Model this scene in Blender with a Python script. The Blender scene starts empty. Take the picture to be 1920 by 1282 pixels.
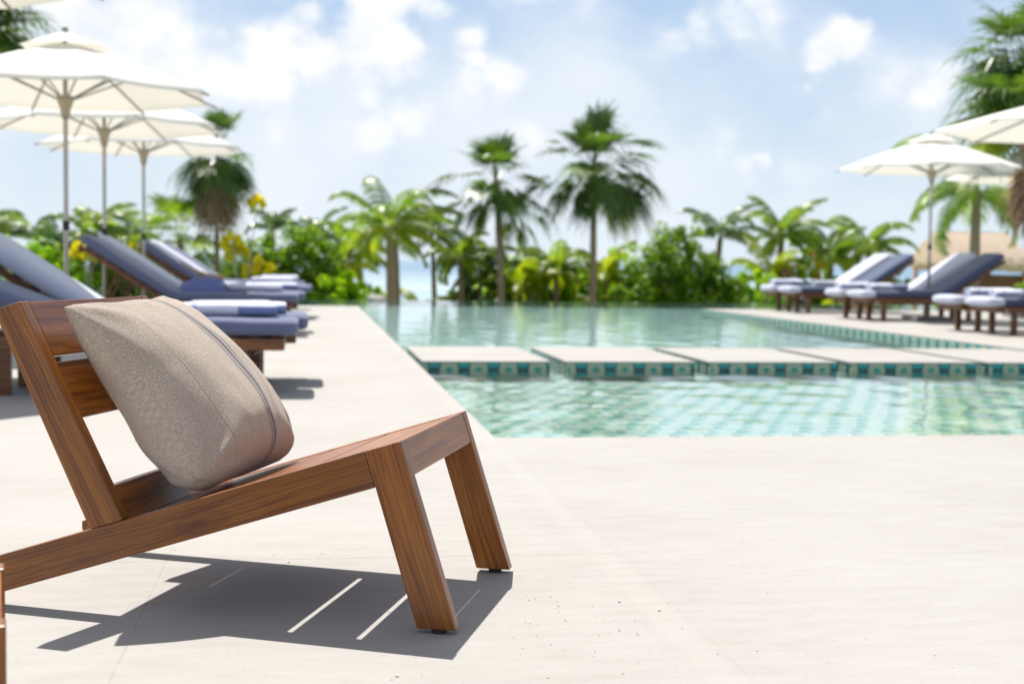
import bpy, bmesh, math, random
from mathutils import Vector, Matrix, noise
R = math.radians
sc = bpy.context.scene
col = sc.collection

# ------------------------------------------------------------------ camera
CR = Vector((0.98947415, -0.14412474, 0.0129987)); CU = Vector((-0.00453909, 0.05887055, 0.99825531)); CF = Vector((0.14463853, 0.98780682, -0.05759669))
cam_d = bpy.data.cameras.new('camera'); cam = bpy.data.objects.new('camera', cam_d); col.objects.link(cam)
M = Matrix.Identity(4)
for i in range(3):
    M[i][0] = CR[i]; M[i][1] = CU[i]; M[i][2] = -CF[i]
M[2][3] = 0.8
cam.matrix_world = M
cam_d.sensor_width = 36; cam_d.lens = 2608.6/1920*36
cam_d.clip_start = 0.05; cam_d.clip_end = 9000
cam_d.dof.use_dof = True; cam_d.dof.focus_distance = 3.2; cam_d.dof.aperture_fstop = 3.7
sc.camera = cam

# ------------------------------------------------------------------ light
SUN = Vector((-0.2285, 0.5335, 1.0)).normalized()
sd = bpy.data.lights.new('sun', 'SUN'); sd.energy = 4.9; sd.angle = R(0.53); sd.color = (1.0, 0.955, 0.88)
so = bpy.data.objects.new('sun', sd); col.objects.link(so)
so.rotation_euler = SUN.to_track_quat('Z', 'Y').to_euler()
sc.view_settings.view_transform = 'Standard'; sc.view_settings.look = 'None'
sc.view_settings.exposure = 0.62; sc.view_settings.gamma = 1.0
sc.cycles.max_bounces = 8; sc.cycles.transparent_max_bounces = 12
sc.cycles.caustics_reflective = False; sc.cycles.caustics_refractive = False

# ------------------------------------------------------------------ node helper
class NT:
    def __init__(s, tree): s.t = tree; s.n = tree.nodes; s.l = tree.links
    def node(s, kind, **kw):
        n = s.n.new(kind)
        for k, v in kw.items(): setattr(n, k, v)
        return n
    def put(s, sock, v):
        if isinstance(v, bpy.types.NodeSocket): s.l.new(v, sock)
        elif v is not None: sock.default_value = v
    def math(s, op, a, b=None, c=None, clamp=False):
        n = s.node('ShaderNodeMath', operation=op); n.use_clamp = clamp
        s.put(n.inputs[0], a)
        if b is not None: s.put(n.inputs[1], b)
        if c is not None: s.put(n.inputs[2], c)
        return n.outputs[0]
    def vmath(s, op, a, b=None, scale=None):
        n = s.node('ShaderNodeVectorMath', operation=op); s.put(n.inputs[0], a)
        if b is not None: s.put(n.inputs[1], b)
        if scale is not None: s.put(n.inputs['Scale'], scale)
        return n.outputs['Value'] if op in ('LENGTH', 'DISTANCE', 'DOT_PRODUCT') else n.outputs[0]
    def noise(s, vec, scale, detail=4, rough=0.55, dist=0.0, color=False):
        n = s.node('ShaderNodeTexNoise'); s.put(n.inputs['Vector'], vec)
        n.inputs['Scale'].default_value = scale; n.inputs['Detail'].default_value = detail
        n.inputs['Roughness'].default_value = rough; n.inputs['Distortion'].default_value = dist
        return n.outputs['Color' if color else 'Fac']
    def ramp(s, fac, stops, interp='LINEAR'):
        n = s.node('ShaderNodeValToRGB'); n.color_ramp.interpolation = interp
        e = n.color_ramp.elements
        while len(e) < len(stops): e.new(0.5)
        for el, (p, c) in zip(e, stops):
            el.position = p; el.color = (c[0], c[1], c[2], 1) if not isinstance(c, (int, float)) else (c, c, c, 1)
        s.put(n.inputs[0], fac); return n.outputs['Color']
    def mix(s, f, a, b, mode='MIX'):
        n = s.node('ShaderNodeMix', data_type='RGBA', blend_type=mode)
        s.put(n.inputs[0], f)
        for i, v in ((6, a), (7, b)):
            s.put(n.inputs[i], v if isinstance(v, bpy.types.NodeSocket) else (v[0], v[1], v[2], 1))
        return n.outputs[2]
    def smooth(s, x, lo, hi):
        n = s.node('ShaderNodeMapRange', interpolation_type='SMOOTHSTEP'); s.put(n.inputs[0], x)
        n.inputs[1].default_value = lo; n.inputs[2].default_value = hi; return n.outputs[0]
    def sep(s, v):
        n = s.node('ShaderNodeSeparateXYZ'); s.put(n.inputs[0], v); return n.outputs
    def comb(s, x, y, z):
        n = s.node('ShaderNodeCombineXYZ'); s.put(n.inputs[0], x); s.put(n.inputs[1], y); s.put(n.inputs[2], z); return n.outputs[0]
    def bump(s, h, strength, dist=0.01):
        n = s.node('ShaderNodeBump'); n.inputs['Strength'].default_value = strength; n.inputs['Distance'].default_value = dist
        s.put(n.inputs['Height'], h); return n.outputs[0]
    def obj(s): return s.node('ShaderNodeTexCoord').outputs['Object']
    def pos(s): return s.node('ShaderNodeNewGeometry').outputs['Position']

MATS = {}
def mat(name, f):
    if name in MATS: return MATS[name]
    m = bpy.data.materials.new(name); m.use_nodes = True; m.node_tree.nodes.clear()
    t = NT(m.node_tree); out = t.node('ShaderNodeOutputMaterial')
    sh = f(t); t.l.new(sh, out.inputs['Surface']); MATS[name] = m; return m
def pbsdf(t, base, rough=0.6, normal=None, **kw):
    n = t.node('ShaderNodeBsdfPrincipled')
    t.put(n.inputs['Base Color'], base if isinstance(base, bpy.types.NodeSocket) else (*base, 1)); t.put(n.inputs['Roughness'], rough)
    if normal is not None: t.put(n.inputs['Normal'], normal)
    for k, v in kw.items(): t.put(n.inputs[k.replace('_', ' ')], v)
    return n.outputs[0]

# ------------------------------------------------------------------ sky with cumulus (world)
w = bpy.data.worlds.new('World'); sc.world = w; w.use_nodes = True; w.node_tree.nodes.clear()
t = NT(w.node_tree)
sky = t.node('ShaderNodeTexSky', sky_type='NISHITA'); sky.sun_disc = False
sky.sun_elevation = math.asin(SUN.z); sky.sun_rotation = math.atan2(SUN.x, SUN.y)
sky.air_density = 1.0; sky.dust_density = 1.6; sky.ozone_density = 1.0
gen = t.node('ShaderNodeTexCoord').outputs['Generated']
d = t.vmath('NORMALIZE', gen)
dx, dy, dz = t.sep(d)
elev = t.math('MAXIMUM', dz, 0.0)
sv = t.comb(dx, dy, t.math('MULTIPLY', dz, 1.5))
warp = t.vmath('SCALE', t.vmath('SUBTRACT', t.noise(sv, 16, 6, 0.62, color=True), (0.5, 0.5, 0.5)), scale=0.055)
dw = t.vmath('ADD', d, warp)
def pdir(x, y): return (CF + CR*((x-960)/2608.6) - CU*((y-641)/2608.6)).normalized()
def blobs(lst, inner, grow=1.0):
    out = None
    for x, y, r, a in lst:
        b = t.math('MULTIPLY', t.smooth(t.vmath('DISTANCE', dw, tuple(pdir(x, y))), r*grow/2608.6, r*inner/2608.6), a)
        out = b if out is None else t.math('MAXIMUM', out, b)
    return out
cum = blobs([(723, 10, 70, 1), (690, 55, 60, 1), (740, 95, 62, 1), (668, 140, 62, .9), (600, 118, 62, 1), (560, 50, 55, .95), (520, 95, 62, .95), (500, 150, 60, .85), (600, 30, 28, .6), (800, 12, 45, .8),
             (130, 20, 80, .9), (210, 60, 85, .85), (250, 10, 75, .9), (330, 110, 70, .8), (420, 145, 60, .8), (890, 72, 36, .95), (893, 110, 34, .9), (935, 138, 42, .85), (885, 160, 40, .7),
             (1262, 85, 42, .75), (1310, 55, 46, .85), (1370, 28, 48, .85), (1440, 2, 50, .85), (1562, 82, 44, 1), (1595, 92, 42, .95), (1545, 118, 42, .95), (1620, 100, 34, .7),
             (1768, 158, 42, .72), (1735, 185, 40, .7), (1685, 140, 30, .6), (1660, 170, 34, .55), (1350, 290, 36, .66), (1395, 318, 36, .62), (1440, 300, 26, .6), (1500, 318, 36, .62), (1300, 322, 34, .6),
             (760, 225, 55, .72), (700, 255, 60, .7), (520, 235, 40, .62), (980, 262, 50, .6), (1560, 215, 26, .5), (-60, 120, 120, .9), (1050, -160, 160, .9), (500, -220, 200, .9), (2050, 90, 90, .8), (1650, -190, 120, .8)], 0.15, 1.9)
vl = blobs([(1100, 190, 260, .8), (900, 260, 260, .75), (620, 240, 240, .65), (300, 130, 260, .75), (1420, 60, 200, .4), (1720, 170, 180, .5), (1200, 330, 330, .7), (1880, 30, 130, .5), (500, 330, 300, .6), (60, 60, 220, .6)], 0.0)
n1 = t.noise(sv, 6, 7, 0.62, 0.4)
n2 = t.noise(t.vmath('ADD', sv, (3.1, 1.7, 0.4)), 30, 6, 0.6)
n3 = t.noise(t.vmath('ADD', sv, (0.4, 2.2, 1.1)), 12, 4, 0.55)
haze = t.smooth(elev, 0.22, 0.01)
out_of_view = t.math('MULTIPLY', t.smooth(n1, 0.52, 0.66), t.smooth(t.vmath('DISTANCE', d, tuple(pdir(960, 300))), 0.42, 0.6))
cu = t.smooth(t.math('ADD', cum, t.math('ADD', t.math('MULTIPLY', t.math('SUBTRACT', n2, 0.5), 1.1), t.math('MULTIPLY', t.math('SUBTRACT', n3, 0.5), 0.9))), 0.36, 0.98)
cu = t.math('MAXIMUM', cu, out_of_view)
veil = t.math('ADD', t.math('MULTIPLY', vl, 0.75), t.math('MULTIPLY', t.math('SUBTRACT', n1, 0.5), 1.1))
veil = t.math('ADD', veil, t.math('ADD', t.math('MULTIPLY', haze, 0.35), t.math('MULTIPLY', cum, 0.35)))
veil = t.math('MULTIPLY', t.smooth(veil, -0.02, 0.92), 0.84)
top = t.smooth(elev, 0.95, 0.45)
shade = t.smooth(t.math('ADD', t.noise(t.vmath('ADD', sv, (0.0, 0, 0.035)), 14, 5, 0.6), t.math('MULTIPLY', cu, 0.10)), 0.40, 0.64)
ccol = t.mix(shade, (6.9, 7.25, 7.85), (8.2, 8.25, 8.3))
blue = t.mix(t.math('MULTIPLY', t.smooth(elev, 0.75, 0.35), 0.66), t.mix(0.55, sky.outputs[0], (5.2, 4.9, 4.6)), (3.1, 4.95, 7.6))
skyc = t.mix(t.math('MULTIPLY', haze, 0.8), blue, (6.0, 6.9, 7.6))
vcol = t.mix(n3, (6.6, 7.15, 7.8), (7.5, 7.75, 8.0))
final = t.mix(t.math('MULTIPLY', veil, top), skyc, vcol)
final = t.mix(t.math('MULTIPLY', cu, t.math('MULTIPLY', top, 0.95)), final, ccol)
bg = t.node('ShaderNodeBackground'); t.put(bg.inputs[0], final); bg.inputs[1].default_value = 0.083
wo = t.node('ShaderNodeOutputWorld'); t.l.new(bg.outputs[0], wo.inputs[0])

# ------------------------------------------------------------------ mesh helpers
def link(name, me, m, parent=None, smooth=False):
    o = bpy.data.objects.new(name, me); col.objects.link(o)
    for mm in (m if isinstance(m, (list, tuple)) else [m]): me.materials.append(mm)
    if smooth:
        for p in me.polygons: p.use_smooth = True
    if parent is not None: o.parent = parent
    return o
def obj_bm(name, bm, m, parent=None, smooth=False):
    me = bpy.data.meshes.new(name); bm.to_mesh(me); bm.free(); return link(name, me, m, parent, smooth)
def obj_vf(name, v, f, m, parent=None, smooth=False):
    me = bpy.data.meshes.new(name); me.from_pydata([tuple(p) for p in v], [], f); me.update(); return link(name, me, m, parent, smooth)
def empty(name, loc=(0, 0, 0), rz=0):
    o = bpy.data.objects.new(name, None); col.objects.link(o); o.location = loc; o.rotation_euler = (0, 0, rz); o.empty_display_size = 0.1; return o
def tag(o, label=None, cat=None, group=None, kind=None):
    for k, v in (('label', label), ('category', cat), ('group', group), ('kind', kind)):
        if v: o[k] = v
    return o
def copy_tree(o, parent=None):
    c = o.copy(); col.objects.link(c)
    if parent is not None: c.parent = parent
    for ch in list(o.children): copy_tree(ch, c)
    return c
def bm_box(bm, a, b, Mx=None):
    vs = [bm.verts.new((x, y, z)) for x in (a[0], b[0]) for y in (a[1], b[1]) for z in (a[2], b[2])]
    fs = [(0, 1, 3, 2), (4, 6, 7, 5), (0, 4, 5, 1), (2, 3, 7, 6), (0, 2, 6, 4), (1, 5, 7, 3)]
    for f in fs: bm.faces.new([vs[i] for i in f])
    if Mx is not None:
        for v in vs: v.co = Mx @ v.co
    return vs
def bevel(bm, r, seg=2):
    bm.normal_update()
    es = [e for e in bm.edges if len(e.link_faces) == 2 and e.calc_face_angle(0) > 0.5]
    bmesh.ops.bevel(bm, geom=es, offset=r, segments=seg, affect='EDGES', profile=0.5)
def tube(bm, pts, rad, n=8, cap=True):
    rings = []
    for i, p in enumerate(pts):
        p = Vector(p); a = Vector(pts[max(i-1, 0)]); b = Vector(pts[min(i+1, len(pts)-1)])
        tdir = (b-a).normalized(); up = Vector((0, 0, 1)) if abs(tdir.z) < .95 else Vector((1, 0, 0))
        s1 = tdir.cross(up).normalized(); s2 = tdir.cross(s1)
        r = rad[i] if isinstance(rad, (list, tuple)) else rad
        rings.append([bm.verts.new(p + (s1*math.cos(2*math.pi*k/n) + s2*math.sin(2*math.pi*k/n))*r) for k in range(n)])
    for a, b in zip(rings, rings[1:]):
        for k in range(n): bm.faces.new((a[k], a[(k+1) % n], b[(k+1) % n], b[k]))
    if cap:
        bm.faces.new(rings[0][::-1]); bm.faces.new(rings[-1])
    return rings

# ------------------------------------------------------------------ materials
def f_stone(t):
    p = t.pos(); x, y, z = t.sep(p)
    big = t.noise(p, 0.9, 5, 0.6); st = t.noise(t.vmath('MULTIPLY', p, (2.2, 9, 1)), 2.2, 6, 0.62, 0.6); fine = t.noise(p, 90, 4, 0.7)
    c = t.ramp(t.math('ADD', t.math('MULTIPLY', big, 0.55), t.math('MULTIPLY', st, 0.45)), [(0.3, (0.298, 0.283, 0.263)), (0.5, (0.345, 0.332, 0.314)), (0.7, (0.380, 0.368, 0.351))])
    c = t.mix(t.math('MULTIPLY', t.smooth(fine, 0.35, 0.75), 0.22), c, (0.27, 0.245, 0.22))
    # tan run-off stains near the joint
    stn = t.smooth(t.noise(t.vmath('MULTIPLY', p, (1, 2.2, 1)), 3.3, 6, 0.7), 0.58, 0.76)
    c = t.mix(t.math('MULTIPLY', stn, 0.22), c, (0.37, 0.29, 0.20))
    wm = t.smooth(t.noise(t.vmath('MULTIPLY', p, (1.0, 3.5, 1)), 4.5, 5, 0.7), 0.62, 0.70)
    c = t.mix(t.math('MULTIPLY', wm, 0.22), c, (0.46, 0.45, 0.435))
    pit = t.smooth(t.noise(p, 38, 2, 0.5), 0.70, 0.76)
    c = t.mix(t.math('MULTIPLY', pit, 0.30), c, (0.22, 0.17, 0.13))
    # joints: paving slabs left of x=0.84, row joints
    left = t.math('LESS_THAN', x, 0.842)
    fy = t.math('ABSOLUTE', t.math('SUBTRACT', t.math('PINGPONG', t.math('SUBTRACT', y, 3.72), 0.605), 0.0))
    fx = t.math('PINGPONG', t.math('SUBTRACT', x, 0.842), 0.605)
    jy = t.smooth(fy, 0.0032, 0.0012); jx = t.math('MULTIPLY', t.smooth(fx, 0.004, 0.001), t.math('LESS_THAN', x, 0.6))
    jx = t.math('MULTIPLY', jx, 0.35)
    jj = t.math('MULTIPLY', t.math('MAXIMUM', jy, jx), left)
    brk = t.smooth(t.noise(p, 14, 4, 0.7), 0.36, 0.55)
    c = t.mix(t.math('MULTIPLY', t.math('MULTIPLY', jj, brk), 0.75), c, (0.17, 0.15, 0.13))
    edge = t.smooth(t.math('ABSOLUTE', t.math('SUBTRACT', x, 0.80)), 0.05, 0.02)
    c = t.mix(t.math('MULTIPLY', edge, 0.10), c, (0.45, 0.435, 0.41))
    s = t.smooth(t.math('ABSOLUTE', t.math('SUBTRACT', x, 0.852)), 0.003, 0.001)
    c = t.mix(t.math('MULTIPLY', t.math('MULTIPLY', s, brk), 0.12), c, (0.2, 0.17, 0.15))
    h = t.math('ADD', t.math('MULTIPLY', fine, 0.5), t.math('MULTIPLY', t.noise(p, 25, 5, 0.6), 0.8))
    h = t.math('SUBTRACT', h, t.math('MULTIPLY', jj, 1.2))
    return pbsdf(t, c, 0.78, t.bump(h, 0.22, 0.004), Specular_IOR_Level=0.3)
STONE = mat('deck_stone', f_stone)

def f_wood(t, deep=1.0):
    o = t.obj(); rnd = t.node('ShaderNodeObjectInfo').outputs['Random']
    o = t.vmath('ADD', o, t.comb(t.math('MULTIPLY', rnd, 17.0), t.math('MULTIPLY', rnd, 9.0), t.math('MULTIPLY', rnd, 5.0)))
    v = t.vmath('MULTIPLY', o, (0.9, 16, 16))
    wv = t.vmath('ADD', v, t.vmath('SCALE', t.noise(t.vmath('MULTIPLY', o, (1.6, 5, 5)), 1.0, 3, 0.5, color=True), scale=1.0))
    g1 = t.noise(wv, 2.6, 5, 0.6, 0.8); g2 = t.noise(t.vmath('MULTIPLY', o, (5, 160, 160)), 1.0, 4, 0.6)
    wavet = t.node('ShaderNodeTexWave', wave_type='BANDS', bands_direction='Z'); t.put(wavet.inputs['Vector'], wv)
    wavet.inputs['Scale'].default_value = 1.7; wavet.inputs['Distortion'].default_value = 5; wavet.inputs['Detail'].default_value = 4
    f = t.math('ADD', t.math('MULTIPLY', g1, 0.60), t.math('ADD', t.math('MULTIPLY', g2, 0.32), t.math('MULTIPLY', wavet.outputs['Fac'], 0.08)))
    c = t.ramp(f, [(0.28, (0.085*deep, 0.018*deep, 0.002*deep)), (0.42, (0.17*deep, 0.044*deep, 0.003*deep)), (0.54, (0.275*deep, 0.086*deep, 0.006*deep)), (0.74, (0.42*deep, 0.155*deep, 0.013*deep))])
    vo = t.node('ShaderNodeTexVoronoi'); t.put(vo.inputs['Vector'], t.vmath('ADD', t.vmath('MULTIPLY', o, (3.0, 9, 9)), t.vmath('SCALE', t.noise(o, 30, 2, .5, color=True), scale=0.12))); vo.inputs['Scale'].default_value = 1.0
    rare = t.math('GREATER_THAN', t.sep(vo.outputs['Color'])[0], 0.72)
    kn = t.math('MULTIPLY', t.smooth(vo.outputs['Distance'], 0.30, 0.10), rare)
    c = t.mix(t.math('MULTIPLY', kn, t.math('ADD', 0.35, t.math('MULTIPLY', t.math('PINGPONG', t.math('MULTIPLY', vo.outputs['Distance'], 14.0), 1.0), 0.4))), c, (0.10*deep, 0.022*deep, 0.004*deep))
    tone = t.math('ADD', 0.80, t.math('MULTIPLY', t.math('FRACT', t.math('MULTIPLY', rnd, 7.3)), 0.38))
    c = t.mix(1.0, c, t.comb(tone, tone, tone), 'MULTIPLY')
    pores = t.smooth(t.noise(t.vmath('MULTIPLY', o, (14, 420, 420)), 1.0, 2, 0.5), 0.60, 0.72)
    c = t.mix(t.math('MULTIPLY', pores, 0.32), c, (0.05, 0.015, 0.004))
    return pbsdf(t, c, t.math('ADD', 0.27, t.math('MULTIPLY', g2, 0.16)), t.bump(t.math('ADD', g2, t.math('MULTIPLY', pores, -0.5)), 0.10, 0.002), Coat_Weight=0.2, Coat_Roughness=0.22)
TEAK = mat('teak', f_wood)
LWOOD = mat('dark_teak', lambda t: f_wood(t, 0.55))
RUBBER = mat('black_rubber', lambda t: pbsdf(t, (0.02, 0.02, 0.02), 0.7))

def f_cloth(colr, amt=0.12, sc_=350, sheen=0.3):
    def g(t):
        o = t.obj(); n = t.noise(o, 5, 4, 0.6); fb = t.noise(o, sc_, 2, 0.5)
        c = t.mix(n, tuple(k*(1-amt) for k in colr), tuple(min(1, k*(1+amt)) for k in colr))
        return pbsdf(t, c, 0.9, t.bump(t.math('ADD', fb, t.math('MULTIPLY', t.noise(o, 18, 4, .6), 2.0)), 0.5, 0.004), Sheen_Weight=sheen, Specular_IOR_Level=0.2)
    return g
NAVY = mat('blue_canvas', f_cloth((0.062, 0.080, 0.155)))
GREYB = mat('grey_blue_canvas', f_cloth((0.125, 0.142, 0.240)))
TOWEL = mat('white_terry', f_cloth((0.50, 0.52, 0.63), 0.08, 220))
def f_btowel(t):
    o = t.obj(); x, y, z = t.sep(o)
    s = t.math('MULTIPLY', t.smooth(x, 0.045, 0.055), t.smooth(z, 0.062, 0.052)); s = t.math('MAXIMUM', s, t.math('MULTIPLY', t.smooth(t.math('ABSOLUTE', t.math('ADD', x, 0.2)), 0.02, 0.015), 0.5))
    c = t.mix(s, (0.62, 0.64, 0.77), (0.16, 0.20, 0.42))
    return pbsdf(t, c, 0.95, t.bump(t.noise(o, 200, 3, .6), 0.6, 0.004), Sheen_Weight=0.3)
BTOWEL = mat('blue_striped_terry', f_btowel)
BLUET = mat('blue_terry', f_cloth((0.11, 0.14, 0.33), 0.2, 220))
STRAW = mat('straw', f_cloth((0.36, 0.25, 0.13), 0.25, 120, 0.0))
STRAP = mat('pale_strap', lambda t: pbsdf(t, (0.55, 0.5, 0.46), 0.8))
def f_canopy(t):
    o = t.obj(); c = t.mix(t.noise(o, 3, 3, .5), (0.80, 0.79, 0.76), (0.84, 0.835, 0.81))
    a = t.node('ShaderNodeBsdfDiffuse'); t.put(a.inputs[0], c)
    b = t.node('ShaderNodeBsdfTranslucent'); b.inputs[0].default_value = (0.76, 0.72, 0.61, 1)
    m = t.node('ShaderNodeMixShader'); m.inputs[0].default_value = 0.29
    t.l.new(a.outputs[0], m.inputs[1]); t.l.new(b.outputs[0], m.inputs[2]); return m.outputs[0]
CANOPY = mat('canopy_canvas', f_canopy)
POLE = mat('pole_metal', lambda t: pbsdf(t, t.mix(t.noise(t.obj(), 6, 3, .5), (0.40, 0.38, 0.36), (0.50, 0.48, 0.46)), 0.38, Metallic=0.55))
HUB = mat('beige_plastic', lambda t: pbsdf(t, (0.42, 0.36, 0.24), 0.5))
RIB = mat('rib_metal', lambda t: pbsdf(t, (0.30, 0.29, 0.27), 0.45, Metallic=0.3))

def leafmat(name, c1, c2, trans=0.45, rough=0.38, scale=1.3, tcol=None):
    def g(t):
        p = t.pos(); n = t.noise(p, scale, 3, 0.6); n2 = t.noise(p, scale*7, 2, 0.5)
        f = t.smooth(t.math('ADD', t.math('MULTIPLY', n, 0.6), t.math('MULTIPLY', n2, 0.4)), 0.35, 0.65)
        c = t.mix(f, c1, c2)
        a = pbsdf(t, c, rough, Specular_IOR_Level=0.5)
        b = t.node('ShaderNodeBsdfTranslucent')
        tc = tcol or (1.9, 2.0, 0.9)
        t.put(b.inputs[0], t.mix(1.0, c, tc, 'MULTIPLY'))
        m = t.node('ShaderNodeMixShader'); m.inputs[0].default_value = trans
        t.l.new(a, m.inputs[1]); t.l.new(b.outputs[0], m.inputs[2]); return m.outputs[0]
    return mat(name, g)
L_FAN = leafmat('fan_leaf', (0.035, 0.085, 0.013), (0.105, 0.165, 0.022), 0.30)
L_COCO = leafmat('coconut_leaf', (0.07, 0.145, 0.014), (0.22, 0.28, 0.022), 0.48)
L_YEL = leafmat('yellow_green_leaf', (0.15, 0.225, 0.010), (0.33, 0.35, 0.018), 0.5)
L_GREY = leafmat('silvery_leaf', (0.05, 0.11, 0.05), (0.14, 0.20, 0.10), 0.3, 0.3)
L_BUSH = leafmat('bush_leaf', (0.055, 0.135, 0.003), (0.20, 0.30, 0.006), 0.45, 0.5, 1.8)
L_LIME = leafmat('lime_leaf', (0.18, 0.35, 0.006), (0.38, 0.50, 0.01), 0.5, 0.4, 1.8)
L_ORA = leafmat('orange_croton_leaf', (0.45, 0.33, 0.01), (0.70, 0.30, 0.01), 0.4, 0.4, 2.5, (1.3, 1.2, 0.8))
L_FLOW = leafmat('yellow_petal', (0.85, 0.72, 0.008), (0.95, 0.86, 0.03), 0.5, 0.6, 4, (1.05, 1.05, 0.7))
L_DRY = leafmat('dry_frond', (0.24, 0.15, 0.085), (0.44, 0.30, 0.18), 0.35, 0.7, 3, (1.2, 1.1, 0.9))
def f_trunk(t):
    p = t.obj(); x, y, z = t.sep(p)
    ring = t.math('PINGPONG', t.math('ADD', z, t.math('MULTIPLY', t.noise(p, 6, 3, .6), 0.06)), 0.05)
    c = t.mix(t.smooth(ring, 0.0, 0.03), (0.15, 0.10, 0.065), (0.38, 0.27, 0.175))
    c = t.mix(t.noise(p, 9, 5, 0.7), c, (0.28, 0.19, 0.12))
    return pbsdf(t, c, 0.9, t.bump(ring, 0.6, 0.05))
TRUNK = mat('palm_trunk', f_trunk)
STEM = mat('pale_stem', lambda t: pbsdf(t, t.mix(t.noise(t.obj(), 20, 3, .6), (0.30, 0.26, 0.18), (0.42, 0.38, 0.28)), 0.8))
THATCH = mat('thatch', lambda t: pbsdf(t, t.mix(t.noise(t.vmath('MULTIPLY', t.obj(), (30, 30, 3)), 1.5, 5, .65), (0.42, 0.31, 0.22), (0.80, 0.66, 0.52)), 0.95, t.bump(t.noise(t.vmath('MULTIPLY', t.obj(), (40, 40, 3)), 1.5, 4, .6), 0.8, 0.05)))
POST = mat('hut_post', lambda t: pbsdf(t, (0.42, 0.22, 0.09), 0.7))

# ------------------------------------------------------------------ setting
def f_sand(t):
    p = t.pos(); c = t.mix(t.noise(p, 0.6, 5, .6), (0.62, 0.55, 0.44), (0.74, 0.68, 0.58))
    g = t.smooth(t.noise(p, 0.35, 4, .6), 0.42, 0.55)
    c = t.mix(g, c, (0.14, 0.22, 0.03))
    return pbsdf(t, c, 0.95, t.bump(t.noise(p, 6, 5, .6), 0.5, 0.05))
SAND = mat('beach_sand', f_sand)
def f_sea(t):
    p = t.pos(); x, y, z = t.sep(p)
    c = t.mix(t.smooth(y, 70, 420), (0.30, 0.40, 0.44), (0.10, 0.20, 0.30))
    fo = t.smooth(t.noise(t.vmath('MULTIPLY', p, (0.25, 1, 1)), 0.06, 6, .62), 0.55, 0.64)
    fo = t.math('MULTIPLY', fo, t.smooth(y, 200, 80))
    c = t.mix(fo, c, (0.85, 0.88, 0.9))
    return pbsdf(t, c, 0.28, t.bump(t.noise(t.vmath('MULTIPLY', p, (0.6, 1, 1)), 0.7, 5, .6), 0.5, 0.3), Specular_IOR_Level=0.4)
SEA = mat('sea_water', f_sea)

XL, XR, YN, YF, YE = 0.84, 6.96, 6.24, 24.15, 29.9
def deck():
    bm = bmesh.new()
    def box(x0, y0, x1, y1): bm_box(bm, (x0, y0, -1.6), (x1, y1, 0.0))
    # one sheet: vertices shared along the joints so no seams show
    xs = [-16, XL, XR, 22]; ys = [-6, YN, YF]
    g = [[bm.verts.new((x, y, 0)) for x in xs] for y in ys]
    for r_ in range(2):
        for c_ in range(3):
            if r_ == 1 and c_ == 1: continue
            bm.faces.new((g[r_][c_], g[r_][c_+1], g[r_+1][c_+1], g[r_+1][c_]))
    # outer skirt
    def wall(a, b):
        va, vb = bm.verts.new((a[0], a[1], -1.6)), bm.verts.new((b[0], b[1], -1.6))
        pa, pb = [v for v in bm.verts if (v.co-Vector((a[0], a[1], 0))).length < 1e-5][0], [v for v in bm.verts if (v.co-Vector((b[0], b[1], 0))).length < 1e-5][0]
        bm.faces.new((pa, pb, vb, va))
    wall((-16, -6), (22, -6)); wall((22, -6), (22, YN)); wall((22, YN), (22, YF)); wall((-16, YF), (-16, YN)); wall((-16, YN), (-16, -6))
    o = obj_bm('deck', bm, STONE); tag(o, kind='structure')
deck()
def f_band(t, deepc=(0.30, 0.46, 0.38)):
    p = t.pos(); x, y, z = t.sep(p)
    c0 = t.math('ADD', x, t.math('MULTIPLY', y, 1.0))
    fr = t.math('FRACT', t.math('DIVIDE', c0, 0.24))
    hz = t.math('DIVIDE', t.math('MULTIPLY', z, -1.0), 0.078)   # 0 top .. 1 water line
    wdt = t.math('SUBTRACT', 0.235, t.math('MULTIPLY', hz, 0.05))
    dd = t.math('ABSOLUTE', t.math('SUBTRACT', fr, 0.26))
    inner = t.smooth(t.math('SUBTRACT', dd, wdt), -0.035, -0.05)
    outer = t.smooth(t.math('SUBTRACT', dd, wdt), 0.01, -0.005)
    base = t.mix(t.noise(p, 30, 3, .6), (0.30, 0.33, 0.25), (0.44, 0.46, 0.36))
    gl = t.mix(t.smooth(hz, 0.45, 0.85), (0.0, 0.30, 0.31), (0.005, 0.045, 0.05))
    c = t.mix(outer, base, (0.008, 0.035, 0.045)); c = t.mix(inner, c, gl)
    ex = t.math('MULTIPLY', t.math('SUBTRACT', fr, 0.76), 2.2); ez = t.math('SUBTRACT', hz, 0.85)
    ell = t.math('ADD', t.math('MULTIPLY', ex, ex), t.math('MULTIPLY', ez, ez))
    c = t.mix(t.smooth(ell, 0.075, 0.05), c, (0.01, 0.26, 0.22))
    sh = t.mix(t.smooth(z, -0.125, -0.12), deepc, c)
    sh = t.mix(t.math('GREATER_THAN', z, -0.010), sh, (0.37, 0.35, 0.32))
    return pbsdf(t, sh, 0.18)
BAND = mat('waterline_tiles', f_band)
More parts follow.
